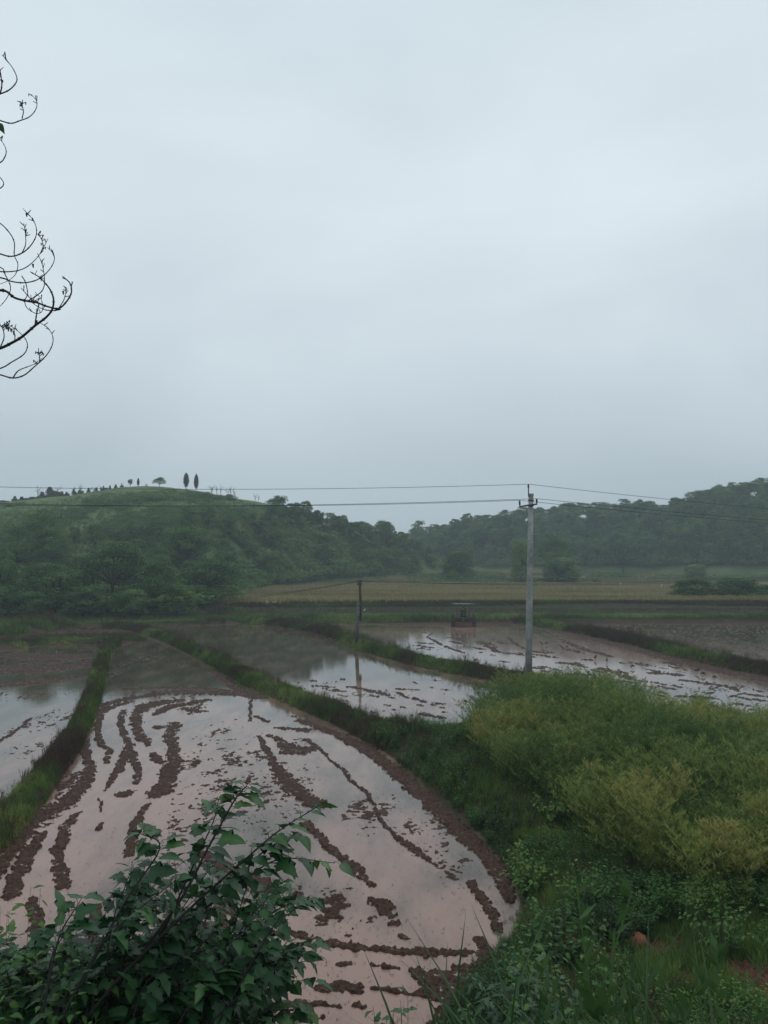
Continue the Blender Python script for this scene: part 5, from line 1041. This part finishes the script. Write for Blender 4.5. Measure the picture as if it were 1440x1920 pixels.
# ================================================================== BARE TREE AT THE UPPER LEFT
def bare_near():
    b = np.array([-5.6, 6.2, H1(-5.6, 6.2)]); root = empty('bare_tree', b); tag(root, 'nearly leafless tree whose upcurved branches reach in from the upper left', 'tree'); br, tw, tr, sd2 = MB(), MB(), MB(), MB()
    C = lambda l, D=6.0, dd=.0: [PD(x / 2.91, 80 + y / 2.91, D + dd * i) - b for i, (x, y) in enumerate(l)]
    main = [([(-330, 1500), (-120, 1430), (-30, 1360), (30, 1355), (80, 1392), (150, 1410), (200, 1418), (260, 1440), (320, 1450), (365, 1410), (390, 1360), (380, 1310), (340, 1275)], 5.5, 1.2), ([(-400, 1850), (-150, 1720), (0, 1668), (60, 1640), (120, 1605), (190, 1545), (250, 1500), (285, 1455), (292, 1400), (275, 1350), (245, 1310), (215, 1280), (165, 1250)], 6, 1.5), ([(-300, 1800), (-100, 1790), (0, 1812), (70, 1830), (130, 1815), (180, 1775), (250, 1710), (285, 1650), (287, 1600), (260, 1555), (220, 1530)], 3.5, 1), ([(70, 1830), (100, 1790), (160, 1765), (215, 1745)], 2.5, 1), ([(-200, 1840), (0, 1778), (60, 1745), (130, 1700), (150, 1650), (130, 1605), (80, 1560), (20, 1525)], 2.8, 1),
            ([(-300, 1080), (-80, 1120), (0, 1152), (60, 1166), (120, 1148), (165, 1110), (195, 1060), (198, 1010), (175, 960), (125, 905)], 3.2, 1), ([(-250, 950), (-60, 960), (0, 985), (50, 1035), (78, 1090), (78, 1160), (98, 1210), (80, 1270), (20, 1310), (-60, 1330)], 2.6, 1), ([(-300, 1230), (-60, 1245), (40, 1250), (110, 1240), (165, 1210), (220, 1150), (262, 1068)], 3, 1), ([(-200, 1260), (0, 1282), (60, 1302), (130, 1310), (200, 1295), (255, 1255), (290, 1205), (295, 1160), (260, 1118)], 3, 1), ([(220, 1150), (235, 1110), (225, 1070), (200, 1040)], 1.8, .7),
            ([(-150, 1210), (0, 1225), (30, 1270), (57, 1330), (45, 1380), (0, 1438), (-80, 1500)], 2.4, 1), ([(118, 1272), (140, 1310), (150, 1370), (135, 1410), (150, 1450), (200, 1478), (232, 1460), (225, 1400), (190, 1360)], 2.0, .8), ([(150, 1410), (200, 1380), (235, 1345), (243, 1290), (230, 1210), (205, 1150)], 2.2, .8), ([(320, 1450), (350, 1400), (365, 1340)], 1.8, .6), ([(330, 1455), (290, 1462), (240, 1456), (190, 1430), (160, 1405)], 2.6, 1),
            ([(-200, 330), (-60, 300), (0, 280), (50, 258), (85, 222), (92, 190), (70, 140), (40, 100), (10, 65)], 3, 1), ([(0, 280), (10, 230), (2, 150)], 3, .7), ([(-200, 400), (-60, 410), (0, 425), (60, 440), (110, 425), (160, 405), (195, 365), (200, 320), (170, 282)], 3.2, 1), ([(120, 415), (128, 370), (112, 322)], 2, .6), ([(-80, 680), (0, 655), (28, 620), (33, 585), (15, 545), (-10, 520)], 2.6, 1), ([(-80, 830), (0, 795), (20, 768), (0, 735), (-40, 700)], 2.2, .8),
            ([(120, 1148), (140, 1100), (138, 1040), (130, 985)], 2, .6), ([(80, 1630), (80, 1590), (55, 1560), (40, 1548)], 2, .6), ([(215, 1745), (215, 1710), (210, 1690)], 2, .6), ([(190, 1545), (200, 1480), (210, 1420), (170, 1400), (115, 1338)], 2.6, .8), ([(0, 1665), (22, 1610), (15, 1560), (0, 1545)], 2.2, .7)]
    for i, (l, wd, tp) in enumerate(main):
        D = 6.0 + .12 * ((i * 7) % 5 - 2); p = smooth_line(C(l, D, .012 * ((i % 3) - 1)), 4); k = len(p); r0 = wd / 2.91 / F * 6 * 1.5
        tube(br, p, np.linspace(r0, r0 * (.32 if tp >= 1 else .5), k), 6, .5, False)
        for j in range(3, k, 4): tube(br, [p[j] - (p[j] - p[j - 1]) * .12, p[j] + (p[j] - p[j - 1]) * .12], np.linspace(r0, r0 * .32, k)[j] * 1.5, 6, .5)
        if l[-1][0] > -20:   # side spurs near the tip
            n = 7 if tp < .9 else 4
            for j in range(n):
                q = p[int(k * (.55 if tp < .9 else .82) + j * (k * (.42 if tp < .9 else .16)) / n)]; a = rng.uniform(0, 6.28); e = q + np.array([math.cos(a) * .032, rng.normal(0, .01), abs(math.sin(a)) * .035 + .004]); tube(tw, [q, e], [.0038, .0026], 4)
                if rng.random() < .45: tube(sd2, [e, e + [0, 0, -.02]], [.005, .003], 5)
    for x, y in [(145, 930), (180, 1208), (345, 1355), (200, 1515), (45, 1555), (60, 1560), (75, 1575), (140, 1020)]:
        q = C([(x, y)], 6.0)[0]; tube(sd2, [q, q + [.003, 0, -.03]], [.009, .004], 5)
    lf = MB(); q = C([(-14, 440)], 6)[0]; put_leaf(lf, q, np.array([.5, 0, -.6]), np.array([.3, -1, .3]), .09, 2, .4); lf.build('leaf', M_shrub, root)
    trunk = [[0, 0, -.4], [-.1, 0, 2.0], [.05, 0, 4.2], [.2, 0, 6.5]]; top = PD(-150, 240, 6) - b; tube(tr, smooth_line([[0, 0, -.4], [-.15, 0, 1.5], [0.1, .05, 3.6], [.5, .05, 6], top + [-.5, 0, 0]], 4), np.linspace(.12, .03, 17), 10); tr.build('trunk', M_bark, root, True)
    for l, wd, tp in main:
        if l[0][0] < -40:
            e = C([l[0]], 6)[0]; zt = np.clip(e[2] - .6, 1, 7); xt = np.interp(zt, [0, 1.5, 3.6, 6, 8], [0, -.15, .1, .5, .8]); tube(br, smooth_line([[xt, .03, zt], [(xt + e[0]) / 2, .02, (zt + e[2]) / 2 - .1], e], 4), np.linspace(wd / 2.91 / F * 6 * 1.6, wd / 2.91 / F * 6 * .95, 9), 6, .5, False)
    br.build('branches', M_twig, root, True); tw.build('twigs', M_twig, root); sd2.build('seed_pods', M_twig, root)
bare_near()
# ================================================================== AIR
HAZE = 0.0010
mb = MB(); box(mb, (0, 120, 40), (1500, 1500, 100)); hz = mb.build('haze', None); tag(hz, kind='stuff')
m_, nt_, o_ = mat('haze'); pv = N(nt_, 'ShaderNodeVolumePrincipled', i_Density=HAZE, i_Anisotropy=.2); pv.inputs['Color'].default_value = (.82, .95, 1, 1); L(nt_, pv.outputs[0], o_.inputs['Volume']); hz.data.materials.append(m_)
ORD = 'leftmost|second from left|third from left|fourth from left|fifth from left|sixth from left|seventh from left|eighth from left|ninth from left|tenth from left|eleventh from left|twelfth from left|thirteenth from left|fourteenth from left|fifteenth from left|sixteenth from left|seventeenth from left'.split('|')
same = {}
for o in bpy.data.objects:
    if 'label' in o and 'group' in o and not o.parent: same.setdefault(o['label'], []).append(o)
for lab, os_ in same.items():
    if 1 < len(os_) <= len(ORD):
        for w_, o in zip(ORD, sorted(os_, key=lambda o: o.location[0] / o.location[1])): o['label'] = f'{lab}, {w_}'
for o in list(bpy.data.objects):
    for k in ('_h', '_w'):
        if k in o: del o[k]
bpy.context.view_layer.update()
print('objects', len(bpy.data.objects), 'fill', n1, n2, n3)
